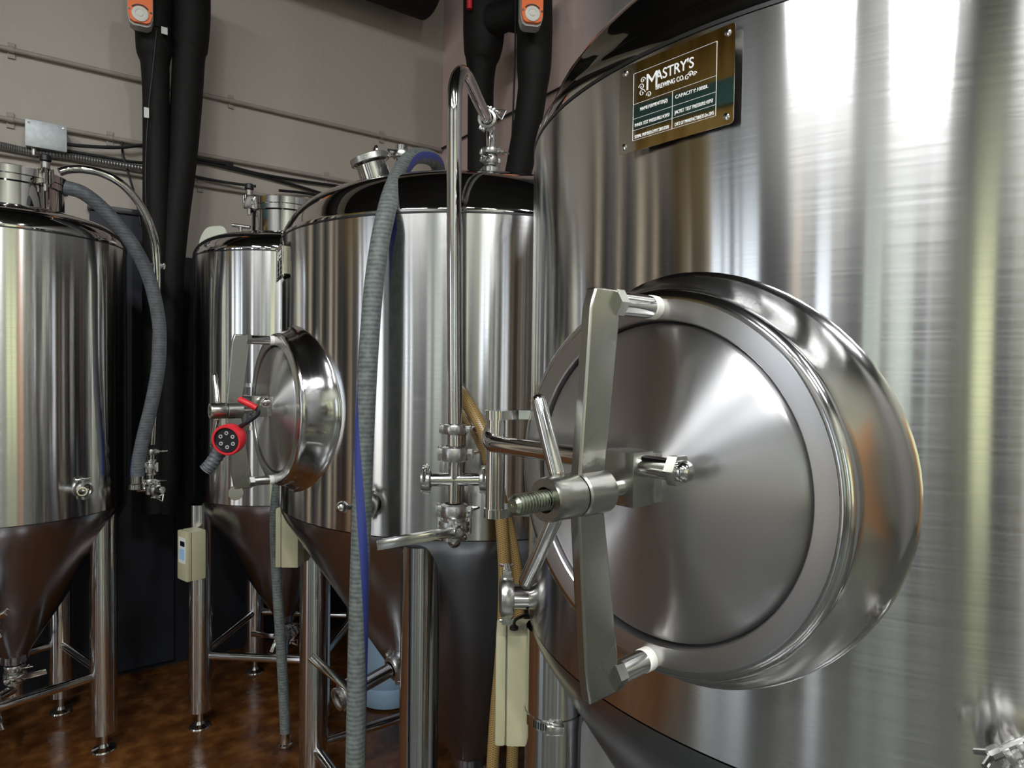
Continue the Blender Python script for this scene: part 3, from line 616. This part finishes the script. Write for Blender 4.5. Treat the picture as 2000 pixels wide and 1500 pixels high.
im = inv(mid); b = MB().lathe([(.036, .25), (.036, .18), (.045, .178), (.045, .168), (.036, .166), (.036, .09), (0, .09)], 28).build('bottom_outlet', 'tube', mid); clamp(b, im, T3 + Z * .172, Z, .037, (-1, -.6, 0), 'outlet_clamp')
b = MB().lathe([(.036, .25), (.036, .18), (.045, .178), (.045, .168), (.036, .166), (.036, .09), (0, .09)], 28).build('bottom_outlet', 'tube', near)
A = Vector((T1.x + .05, T1.y - .20, .70)); B = at(-25, 1242, 2.50); ax = (B - A).normalized(); im1 = inv(left); ob = MB().cyl(im1 @ A, im1 @ (B - ax * .03), .024, 20).build('racking_tube', 'tube', left)
clamp(ob, im1, B - ax * .075, ax, .026, (.2, -.4, 1), 'racking_clamp'); butterfly(left, im1, B, ax, .027, at(112, 1207, 2.46) - B, Vector((.1, -.8, .2)), .19)
# racking arm on the cone of the middle fermenter
A = at(806, 1284, 2.22); B = at(648, 1372, 2.02); ax = (B - A).normalized()
ob = MB().lathe([(.044, -.02), (.044, .035), (.030, .05), (.030, .07)], 28, im @ frame(A, ax)).build('racking_port', 'tube', mid)
clamp(ob, im, A + ax * .075, ax, .029, (.6, 0, -1), 'racking_clamp')
L = (B - A).length; MB().cyl(im @ (A + ax * .07), im @ (A + ax * (L - .07)), .0225, 24).build('racking_tube', 'tube', ob)
butterfly(mid, im, B - ax * .05, ax, .027, at(606, 1268, 1.95) - (B - ax * .05), Vector((.1, -1, .3)), .17)

# ------------------------------------------------------------------ tubing in front of the middle fermenter
PY = 1.655
foot = at(887, 1052, PY)
cip = thing('cip_pipe', 'tall bent steel cleaning pipe with cross fitting and lever valve on the middle fermenter', 'pipe', foot); im = inv(cip)
P = lambda x, y, Y=PY: im @ at(x, y, Y)
top = [P(889, 842), P(888, 700), P(887, 450), P(887, 260), P(887.5, 205), P(889, 172, 1.668), P(895, 149, 1.715), P(905, 142, 1.79), P(918, 161, 1.90), P(934, 196, 2.07), P(951, 231, 2.27)]
tb = MB().tube(smooth(top, 8), .0185, 24).build('tube', 'tube', cip)
E1 = at(951, 231, 2.27); E0 = at(934, 196, 2.07); dx = (E1 - E0).normalized(); top_el = SPRAY + Z * .09
clamp(cip, im, E1 + dx * .01, dx, .023, (.5, 0, .9)); MB().tube(smooth([im @ (E1 + dx * .015), im @ (E1 + dx * .05), im @ (SPRAY + Z * .085), im @ (SPRAY + Z * .05), im @ SPRAY], 5), .0175, 20).build('elbow', 'tube', cip)
clamp(cip, im, SPRAY + Z * .004, Z, .022, (1, -.4, 0)); clamp(cip, im, SPRAY - Z * .028, Z, .020, (-1, -.5, 0))
clamp(cip, im, at(889, 838, PY), Z, .0215, (1, -.1, 0)); MB().cyl(P(889, 842), P(889, 886), .020, 24).build('spool', 'tube', cip)
clamp(cip, im, at(889, 886, PY), Z, .0245, (1, -.1, 0), w=.026)
cr = MB(); cr.cyl(P(889, 890), P(887, 992), .0165, 24); cr.build('cross_riser', 'tube', cip)
cr = MB(); cr.cyl(P(834, 937), P(944, 936), .0165, 24); cr.build('cross_arm', 'tube', cip)
for x in (832, 946): clamp(cip, im, at(x, 937, PY), (1, 0, 0), .0195, (0, -.25, 1))
for x, dd in ((826, -1), (951, 1)): MB().lathe([(0, 0), (.022, 0), (.022, .005), (0, .007)], 24, im @ frame(at(x + 3 * -dd, 937, PY), (dd, 0, 0))).build('blank_cap', 'fit', cip)
clamp(cip, im, at(887, 997, PY), Z, .0245, (1, -.1, 0), w=.024)
vp = at(887, 1026, PY); butterfly(cip, im, vp, Z, .0255, at(748, 1046, PY - .03) - vp - Vector((.015, -.06, 0)), Vector((.28, -1, 0)), .19)
MB().tube(smooth([P(887, 1040), im @ (at(887, 1052, PY) - Z * .004), im @ (at(888, 1056, PY + .06)), im @ (at(889, 1050, PY + .15))], 5), .0175, 20).build('tank_elbow', 'tube', cip)

def hose(name, label, pts, r, mat, seg=20, n=8, stripe=None, ref=(1, 0, 0), cat='hose', root=None):
    pts = [at(*p) if len(p) == 3 and isinstance(p, tuple) else Vector(p) for p in pts]; base = Vector(pts[-1])
    t = thing(name, label, cat, base); im = inv(t); sm = smooth([im @ p for p in pts], n)
    o = MB().tube(sm, r, seg).build('hose_wall', mat, t)
    me = o.data; uvl = me.uv_layers.new(name='UV')
    # length along the hose and angle round it as texture coordinates
    cum = [0.0]
    for i in range(1, len(sm)): cum.append(cum[-1] + (sm[i] - sm[i - 1]).length)
    for lp in me.loops:
        i, k = divmod(lp.vertex_index, seg); i = min(i, len(cum) - 1); uvl.data[lp.index].uv = (cum[i], k / seg)
    if stripe:
        MB().tube(sm, r * 1.012, 8, False, (stripe[0], stripe[1], ref)).build('colour_stripe', 'stripe', t)
    return t, im, sm
big = [(880, 560, 3.22), (868, 420, 3.02), (858, 352, 2.72), (855, 326, 2.50), (846, 312, 2.37), (830, 305, 2.27), (806, 307, 2.15), (783, 333, 2.01), (766, 374, 1.865), (752, 425, 1.785), (741, 480, 1.765), (729, 570, 1.75), (720, 690, 1.74), (713, 820, 1.735), (708, 960, 1.73), (703, 1110, 1.72), (698, 1300, 1.71), (694, 1500, 1.70)]
big.append((on_floor(692, 1640) + Z * .03)) if False else big.append((692, 1640, 1.69))
t, im, sm = hose('wash_hose', 'thick grey hose with blue stripe draped over the middle fermenter', big, .0255, 'hose', 24, 8, (lambda q: -.3 if q < .36 else (-.3 + (q - .36) * 10.8 if q < .68 else 3.15 + (q - .68) * 15.0), .45))
h2 = [(552, 880, 2.80), (541, 960, 2.80), (537, 1020, 2.82), (539, 1100, 2.88), (545, 1200, 2.87), (551, 1300, 2.86), (556, 1400, 2.86), (557, 1432, 2.86)]
t, im, sm = hose('transfer_hose', 'pale grey hose hanging with a steel end fitting left of the middle fermenter leg', h2, .022, 'hose', 20, 6, (lambda q: 3.3 - 2.2 * q, .30))
e = at(557, 1430, 2.86); MB().lathe([(.023, .0), (.023, -.045), (.030, -.048), (.030, -.056), (.019, -.056), (.019, -.03)], 28, im @ Matrix.Translation(e)).build('end_ferrule', 'tube', t)
h3 = [(128, 366, 2.66), (160, 376, 2.68), (195, 402, 2.72), (232, 442, 2.76), (264, 486, 2.80), (288, 535, 2.84), (304, 590, 2.86), (312, 650, 2.87), (309, 720, 2.87), (296, 790, 2.87), (281, 850, 2.87), (270, 905, 2.87), (268, 938, 2.87)]
t, im, sm = hose('transfer_hose', 'dark grey hose with violet stripe curving down beside the left tank', h3, .0275, 'hosedark', 20, 8, (lambda q: 1.3 if q < .45 else 1.3 + (q - .45) * 5.0, .33))
e = at(268, 934, 2.87); MB().lathe([(.0285, .01), (.0285, -.02), (.034, -.024), (.034, -.045), (.026, -.05), (0, -.05)], 28, im @ Matrix.Translation(e)).build('end_ferrule', 'tube', t)
y1 = [(893, 758, 1.765), (906, 775, 1.73), (924, 803, 1.70), (943, 840, 1.67), (961, 888, 1.655), (974, 950, 1.65), (981, 1040, 1.65), (985, 1120, 1.65), (983, 1210, 1.65), (977, 1300, 1.65), (968, 1400, 1.65), (962, 1500, 1.64), (958, 1640, 1.64)]
hose('braided_hose', 'amber braided hose, the left one of the two beside the near fermenter', y1, .0155, 'braid', 20, 8)
y2 = [(893, 792, 1.765), (908, 806, 1.745), (930, 842, 1.725), (949, 885, 1.71), (968, 940, 1.70), (988, 1010, 1.69), (1005, 1090, 1.68), (1012, 1160, 1.68), (1012, 1240, 1.68), (1006, 1350, 1.68), (1000, 1500, 1.67), (998, 1640, 1.66)]
hose('braided_hose', 'amber braided hose running behind its neighbour and the cream box', y2, .0155, 'braid', 20, 8)

# steel tube and valve cluster of the left tank
foot = at(292, 985, 2.93); ct = thing('cip_pipe', 'slim steel pipe arching off the left tank lid with small valves below', 'pipe', foot); im = inv(ct); P = lambda x, y, Y=2.93: im @ at(x, y, Y)
MB().tube(smooth([P(116, 336, 2.68), P(135, 331, 2.70), P(165, 331, 2.72), P(200, 339, 2.75), P(238, 360, 2.79), P(272, 398, 2.84), P(295, 445, 2.88), P(305, 500, 2.91), P(306, 600), P(302, 740), P(296, 868)], 8), .0165, 20).build('tube', 'tube', ct)
clamp(ct, im, at(307, 520, 2.93), Z, .018, (-1, 0, 0)); clamp(ct, im, at(295, 882, 2.93), Z, .0185, (1, -.2, .2)); MB().cyl(P(295, 885), P(292, 965), .0165, 20).build('valve_riser', 'tube', ct)
butterfly(ct, im, at(293, 912, 2.93), Z, .021, (.9, -.2, .35), (-.5, -1, 0), .05)
clamp(ct, im, at(292, 940, 2.93), Z, .02, (1, -.3, 0)); MB().cyl(P(270, 955), P(292, 955), .015, 18).build('side_branch', 'tube', ct); clamp(ct, im, at(305, 958, 2.91), (1, -.3, 0), .019, (0, -.2, -1)); MB().cyl(P(292, 957), P(318, 957, 2.91), .015, 18).build('side_branch', 'tube', ct)

# ------------------------------------------------------------------ controller boxes
def controller(label, loc, rz, display=False, cable=True):
    t = thing('controller_box', label, 'control box', loc, rz, 'temperature controller boxes on the tank legs')
    MB().box((.016, 0, .110), (.062, .092, .220), ID, .004).build('case', 'cream', t)
    MB().box((-.0158, 0, .110), (.0015, .088, .216)).build('lid_gap', 'creamdark', t)
    l = MB().box((-.027, 0, .110), (.021, .092, .220), ID, .006).build('lid', 'cream', t)
    if display:
        MB().box((-.0378, 0, .135), (.001, .062, .115)).build('label_field', 'whitelabel', l); MB().box((-.0386, -.004, .165), (.001, .040, .022)).build('display', 'lcd', l); MB().box((-.0386, .0, .118), (.001, .048, .048)).build('blue_label', 'bluelabel', l)
    if cable:
        MB().lathe([(.009, 0), (.009, .006), (.006, .009), (0, .009)], 14, Matrix.Translation((-.002, -.012, .219))).build('cable_gland', 'blackplastic', t)
        MB().tube(smooth([(-.002, -.012, .226), (.0, -.012, .238), (.014, -.008, .245), (.04, .01, .246), (.075, .04, .25)], 6), .0032, 10).build('cable', 'cable', t)
    MB().box((.052, .02, .11), (.022, .03, .10), ID, .002).build('bracket', 'galv', t)
    return t
def boxpos(x, y, Y): return at(x, y, Y)
controller('cream controller box with black cable on the leg of the near fermenter', boxpos(1003, 1434, 1.335), 0.0)
controller('cream controller box half hidden by the cone of the middle fermenter', boxpos(565, 1102, 2.50), 0.0, False, False)
tt = controller('cream controller box with display and blue label on the back tank leg', boxpos(372, 1130, 2.97), math.radians(52), True, False)
# ------------------------------------------------------------------ red spray nozzle on the manway handle
c0 = at(447, 858, 1.86); sp = thing('spray_nozzle', 'red and black hose nozzle hanging from the manway handle of the middle fermenter', 'nozzle', at(405, 918, 1.86)); im = inv(sp); ax = Vector((-.08, -1, -.12)).normalized(); m = im @ frame(c0, ax)
MB().lathe([(.030, -.045), (.041, -.020), (.0435, -.006), (.0435, .012), (.041, .016), (.036, .016), (.036, .002)], 32, m).build('collar', 'red', sp)
fc = MB().lathe([(.036, .0), (.036, .012), (.034, .014), (.031, .010), (0, .010)], 32, m).build('spray_face', 'blackplastic', sp)
for k in range(6): MB().lathe([(.003, .010), (.0055, .0102), (.0055, .0125), (.003, .0125)], 10, m @ Matrix.Translation((.020 * math.cos(k * PI / 3), .020 * math.sin(k * PI / 3), 0))).build('spray_outlet', 'greyplastic', fc)
MB().lathe([(.0, -.07), (.018, -.068), (.026, -.05), (.030, -.044), (0, -.044)], 24, m).build('barrel', 'blackplastic', sp)
hp = [at(436, 872, 1.89), at(424, 890, 1.885), at(411, 908, 1.88), at(402, 918, 1.878)]; g = MB(); L = smooth([im @ p for p in hp], 8); g.tube(L, [.0185 + .0015 * (i % 3 == 0) for i in range(len(L))], 18); g.build('grip', 'hosedark', sp)
MB().tube(smooth([im @ at(462, 838, 1.88), im @ at(486, 822, 1.86), im @ at(503, 808, 1.86), im @ at(500, 796, 1.86), im @ at(480, 785, 1.86)], 6), .007, 10).build('strap', 'blackplastic', sp)
MB().tube(smooth([im @ at(500, 797, 1.85), im @ at(484, 788, 1.845), im @ at(468, 780, 1.85)], 6), .0085, 12).build('strap_sleeve', 'red', sp)

# ------------------------------------------------------------------ insulated pipes, actuators and wall services
def insulated(name, label, pts, radii, root_at):
    t = thing(name, label, 'insulated pipe', root_at); im = inv(t); sm = smooth([im @ p for p in pts], 6); rr = []
    for i in range(len(sm)):
        q = i / 6; k = min(int(q), len(radii) - 2); f = q - k; rr.append(radii[k] * (1 - f) + radii[k + 1] * f)
    MB().tube(sm, rr, 28).build('insulation', 'rubber', t); return t, im
a = .30
pp = [on_left(300, -60, a), on_left(300, 40, a), on_left(301, 100, a), on_left(303, 128, a), on_left(305, 200, a), on_left(305, 400, a), on_left(303, 700, a), on_left(302, 1000, a)]
t, im = insulated('insulated_pipe', 'black insulated pipe with orange actuator at the upper left', pp, [.085, .085, .082, .066, .062, .062, .060, .060], pp[-1])
MB().lathe([(.086, -.014), (.090, -.012), (.090, .012), (.086, .014)], 28, im @ frame(on_left(300, 60, a), Z)).build('joint_tape', 'rubber', t)
MB().tube(smooth([im @ on_left(306, 60, a + .09), im @ on_left(298, 140, a + .085), im @ on_left(290, 212, a + .07), im @ on_left(284, 330, a + .07), im @ on_left(286, 420, a + .07)], 6), .003, 8).build('signal_cable', 'cable', t)
MB().box((0, 0, 0), (.050, .022, .004), im @ frame(on_left(286, 220, a + .08), V)).build('cable_tag', 'whitelabel', t); MB().box((0, 0, 0), (.034, .028, .004), im @ frame(on_left(321, 60, a + .10), V)).build('pipe_label', 'whitelabel', t)
pp = [on_left(374, -60, a), on_left(374, 30, a), on_left(371, 88, a), on_left(369, 110, a), on_left(364, 200, a), on_left(355, 320, a), on_left(341, 450, a), on_left(331, 600, a), on_left(325, 1000, a)]
insulated('insulated_pipe', 'black insulated pipe leaning against its neighbour above the back tank', pp, [.092, .092, .088, .078, .076, .070, .064, .062, .062], pp[-1])
a = .28
pp = [on_right(945, -70, a), on_right(945, 60, a), on_right(942, 105, a), on_right(940, 128, a), on_right(939, 180, a), on_right(938, 330, a), on_right(937, 600, a), on_right(937, 900, a)]
t, im = insulated('insulated_pipe', 'black insulated pipe with a thick upper section near the wall corner', pp, [.118, .118, .105, .085, .074, .074, .074, .074], pp[-1])
MB().cyl(im @ on_right(917, -30, a + .13), im @ on_right(917, 18, a + .13), .016, 12).build('red_cable_end', 'red', t)
c1 = on_right(965, 40, a); MB().tube([im @ c1, im @ (c1 + U * .03 - V * .10), im @ (c1 + U * .24 - V * .16)], .085, 24).build('branch', 'rubber', t)
MB().tube(smooth([im @ on_right(1008, -40, a + .06), im @ on_right(1006, 100, a + .06), im @ on_right(1001, 250, a + .06), im @ on_right(997, 340, a + .06)], 6), .005, 8).build('signal_cable', 'cable', t)
pp = [on_right(1043, -70, a), on_right(1044, 60, a), on_right(1043, 130, a), on_right(1040, 175, a), on_right(1031, 240, a), on_right(1016, 320, a), on_right(1000, 420, a), on_right(990, 700, a)]
insulated('insulated_pipe', 'black insulated pipe with orange actuator beside the near fermenter', pp, [.092, .092, .088, .076, .074, .072, .070, .070], pp[-1])
def actuator(label, p, out):
    t = thing('valve_actuator', label, 'actuator', p, 0.0, 'orange valve actuators'); m = frame((0, 0, 0), out, Z)   # X up, Z out
    poly = [(-.06, -.055), (-.095, -.045), (-.105, -.03), (-.105, .03), (-.095, .045), (-.06, .055), (.16, .055), (.16, -.055)]
    MB().prism(poly, -.06, .0, m).build('housing', 'greyplastic', t)
    poly2 = [(x * .93 + .004, y * .95) for x, y in poly]
    fc = MB().prism(poly2, .0, .016, m).build('cover', 'orange', t)
    d = MB().lathe([(.036, .016), (.036, .021), (.032, .023), (.022, .023), (.020, .020), (.014, .020), (.012, .024), (0, .024)], 28, m @ Matrix.Translation((-.055, 0, 0))); d.build('dial', 'gasket', fc)
    for k in range(5):
        an = PI / 2 + (k - 2) * .5
    ar = MB(); K = 14
    for k in range(K): 
        pass
    ring = []
    for rr in (.040, .047): ring.append([(-.055 + rr * math.cos(-.9 + 1.8 * k / K), rr * math.sin(-.9 + 1.8 * k / K)) for k in range(K + 1)])
    ar.prism(ring[0] + ring[1][::-1], .0161, .0168, m); ar.build('scale_mark', 'cable', fc)
    for sx in (-1, 1): MB().lathe([(.005, .016), (.005, .019), (0, .019)], 10, m @ Matrix.Translation((-.04, sx * .046, 0))).build('cover_screw', 'fit', fc)
    return t
actuator('orange valve actuator on the black pipe at upper left', on_left(274, 8, .44), -V + U * -.15); actuator('orange valve actuator on the black pipe beside the near fermenter', on_right(1039, 8, .42), -U * .5 - V)
# thick horizontal pipe under the ceiling along the left wall
zc_ = on_left(905, 60, .25).z + .20; A = uv(-2.2, WV - .25, zc_); B = uv(WU - .25, WV - .25, zc_)
d = thing('insulated_duct', 'thick black horizontal duct along the top of the left wall', 'duct', A); im = inv(d); MB().cyl(im @ A, im @ B, .20, 40, .01).build('insulation', 'rubber', d)
for k in (.35, .6, .8): MB().lathe([(.2, -.02), (.205, -.016), (.205, .016), (.2, .02)], 40, im @ frame(A.lerp(B, k), B - A)).build('joint_tape', 'rubber', d)
def conduit(label, x, y, off, r, mat, saddles, u0=FU + .02, u1=WU - .02, name='wall_conduit'):
    p = on_left(x, y, off); A = uv(u0, WV - off, p.z); B = uv(u1, WV - off, p.z); t = thing(name, label, 'conduit', A); im = inv(t)
    MB().cyl(im @ A, im @ B, r, 14).build('tube', mat, t)
    for sx in saddles:
        q = on_left(sx, y + (sx - x) * .2, off); q = uv(q.dot(U), WV - off, p.z); b = MB(); m = im @ frame(q, U); b.lathe([(r, -.012), (r + .004, -.012), (r + .004, .012), (r, .012)], 16, m)
        b.box((0, 0, 0), (.012, .055, .02), im @ Matrix.Translation(q + V * (off - .006)) @ RM @ Matrix.Rotation(PI / 2, 4, 'Z')); b.box((0, 0, 0), (.03, .01, .075), im @ Matrix.Translation(q + V * (off - .006)) @ RM); b.build('saddle', mat, t)
    return t
conduit('taupe conduit running highest along the left wall', 300, 162, .02, .012, 'conduit', (22, 452, 747)); conduit('taupe conduit running second highest along the left wall', 300, 285, .02, .012, 'conduit', (20, 215, 640)); conduit('taupe conduit running lowest along the left wall', 440, 369, .02, .010, 'conduit', (392, 600))
p = on_right(898, 272, .012); A = uv(WU - .012, WV - .01, p.z); B = uv(WU - .012, -2, p.z); t = thing('wall_conduit', 'thin dark cable run along the pinkish right wall', 'conduit', A); MB().cyl(inv(t) @ A, inv(t) @ B, .007, 10).build('tube', 'cable', t)
def cable(label, pts, r=.008, mat='cable', name='power_cable', n=8, ridged=False):
    pts = [on_left(*p) for p in pts]; t = thing(name, label, 'cable', pts[-1]); im = inv(t); sm = smooth([im @ p for p in pts], n)
    MB().tube(sm, [r * (1.12 if i % 2 else .92) for i in range(len(sm))] if ridged else r, 10).build('jacket', mat, t); return t
cable('black cable sagging from the grey junction box to the pipes', [(112, 279, .06), (160, 285, .06), (230, 288, .06), (290, 284, .06), (340, 298, .06), (400, 314, .02), (455, 322, .02)], .009)
cable('black cable crossing diagonally below the second conduit', [(115, 292, .03), (190, 305, .03), (280, 318, .03), (380, 316, .02), (470, 334, .02), (560, 357, .02), (640, 381, .02)], .008)
cable('black cable running straight to the lid of the back tank', [(330, 334, .03), (380, 345, .03), (440, 356, .03), (500, 364, .06)], .008); cable('black cable leaving the back tank lid towards the middle fermenter', [(545, 372, .05), (600, 378, .03), (660, 392, .03)], .008); cable('black cable passing above the back tank under the second conduit', [(440, 322, .02), (500, 338, .02), (580, 352, .02), (680, 366, .02)], .008)
cable('thin black cable dropping between the left tank and the pipes', [(238, 272, .02), (240, 300, .03), (254, 350, .04), (266, 392, .04), (276, 440, .05)], .006)
cable('ribbed flexible steel conduit behind the left tank lid', [(-60, 272, .05), (0, 283, .05), (60, 296, .05), (140, 306, .05), (210, 318, .05), (285, 330, .05)], .016, 'flex', 'flexible_conduit', 26, True)
jp = on_left(90, 270, .05); t = thing('junction_box', 'grey metal junction box on the wall above the left tank', 'junction box', jp, RA)
MB().box((0, 0, 0), (.165, .09, .125), ID, .004).build('case', 'galv', t); MB().box((0, -.047, 0), (.170, .006, .130), ID, .002).build('cover_plate', 'galv', t)
for sx in (-1, 1): MB().cyl((sx * .07, -.049, .05), (sx * .07, -.053, .05), .005, 10).build('cover_screw', 'fit', t)
MB().cyl((-.05, -.02, -.06), (-.05, -.02, -.10), .012, 12).build('cable_gland', 'fit', t)
p0 = on_left(175, 405, .03); p1 = on_left(340, 433, .03); t = thing('wall_panel', 'dark blue panel on the wall between the left tank and the pipes', 'panel', uv(p0.dot(U), WV - .03, 0), RA); w = (p1 - p0).length
MB().box((w / 2, 0, (p0.z - .012) / 2 + .02), (w, .03, p0.z - .04), ID, .004).build('sheet', 'panelblue', t); MB().box((w / 2, -.004, p0.z), (w + .02, .05, .03), ID, .004).build('top_rail', 'blackplastic', t); MB().box((w / 2, -.004, p0.z - .16), (w + .0, .04, .022), ID, .003).build('cross_rail', 'blackplastic', t)

# ------------------------------------------------------------------ small things
fp = on_floor(748, 1392); t = thing('plastic_drum', 'pale blue plastic drum on the floor behind the middle fermenter', 'drum', fp + Vector((0, .16, 0)))
MB().lathe([(0, 0), (.12, 0), (.155, .012), (.168, .045), (.17, .10), (.165, .11), (.17, .12), (.17, .44), (.165, .45), (.17, .46), (.165, .52), (.13, .56), (0, .57)], 48).build('shell', 'bluedrum', t, 30); MB().cyl((.08, -.05, .565), (.08, -.05, .595), .03, 20, .003).build('bung', 'bluedrum', t)
kp = on_floor(1265, 1780); kp = at(1215, 1500, 1.62); t = thing('keg', 'grey keg with rounded shoulder on the floor behind the near fermenter', 'keg', (kp.x + .06, kp.y + .12, 0)); kz = at(1215, 1452, 1.62).z
MB().lathe([(0, 0), (.13, 0), (.15, .02), (.155, .06), (.155, kz - .08), (.15, kz - .04), (.135, kz - .012), (.11, kz), (0, kz + .004)], 48).build('shell', 'keg', t, 30); MB().lathe([(.156, kz - .16), (.160, kz - .155), (.160, kz - .14), (.156, kz - .135)], 48).build('rolling_hoop', 'keg', t)
lp = T4 + Vector((.63 * math.cos(math.radians(182)), .63 * math.sin(math.radians(182)), 0)); lz = at(1098, 1420, 1.215).z; t = thing('hose_clamp', 'steel band clamp round the leg of the near fermenter', 'clamp', lp + Z * lz)
MB().lathe([(.0545, -.010), (.0565, -.010), (.0565, .010), (.0545, .010), (.0545, -.010)], 40).build('band', 'fit', t); MB().box((.0, -.062, 0), (.034, .012, .016), ID, .002).build('screw_housing', 'fit', t)
for k in range(9): a_ = -PI / 2 - .75 + k * .09; MB().box((.0568, 0, 0), (.0008, .0022, .013), Matrix.Rotation(a_, 4, 'Z')).build('band_slot', 'cable', t)
b = MB(); K = 20; pl = []
for k in range(K + 1):
    a_ = PI * k / K; pl.append((.085 * math.cos(a_),   .095 * math.sin(a_) * (1 + .1 * math.sin(3 * a_))))
lid = thing('plastic_tray', 'pale translucent plastic tray leaning on top of the back tank', 'tray', at(416, 474, 3.30), math.radians(-20)); MB().prism(pl, -.004, .004, Matrix.Rotation(math.radians(78), 4, 'X')).build('sheet', 'milky', lid); MB().prism([(x * .7, y * .6 + .008) for x, y in pl], .004, .008, Matrix.Rotation(math.radians(78), 4, 'X')).build('raised_field', 'milky', lid)
imb = inv(back); q = at(470, 462, 3.20); ob = MB().cyl(imb @ q, imb @ (q + Z * .05), .008, 12).build('vent_stem', 'fit', back); MB().cyl(imb @ (q + Z * .05 + Vector((-.04, 0, .004))), imb @ (q + Z * .05 + Vector((.045, 0, -.006))), .009, 12).build('vent_valve', 'cast', ob)
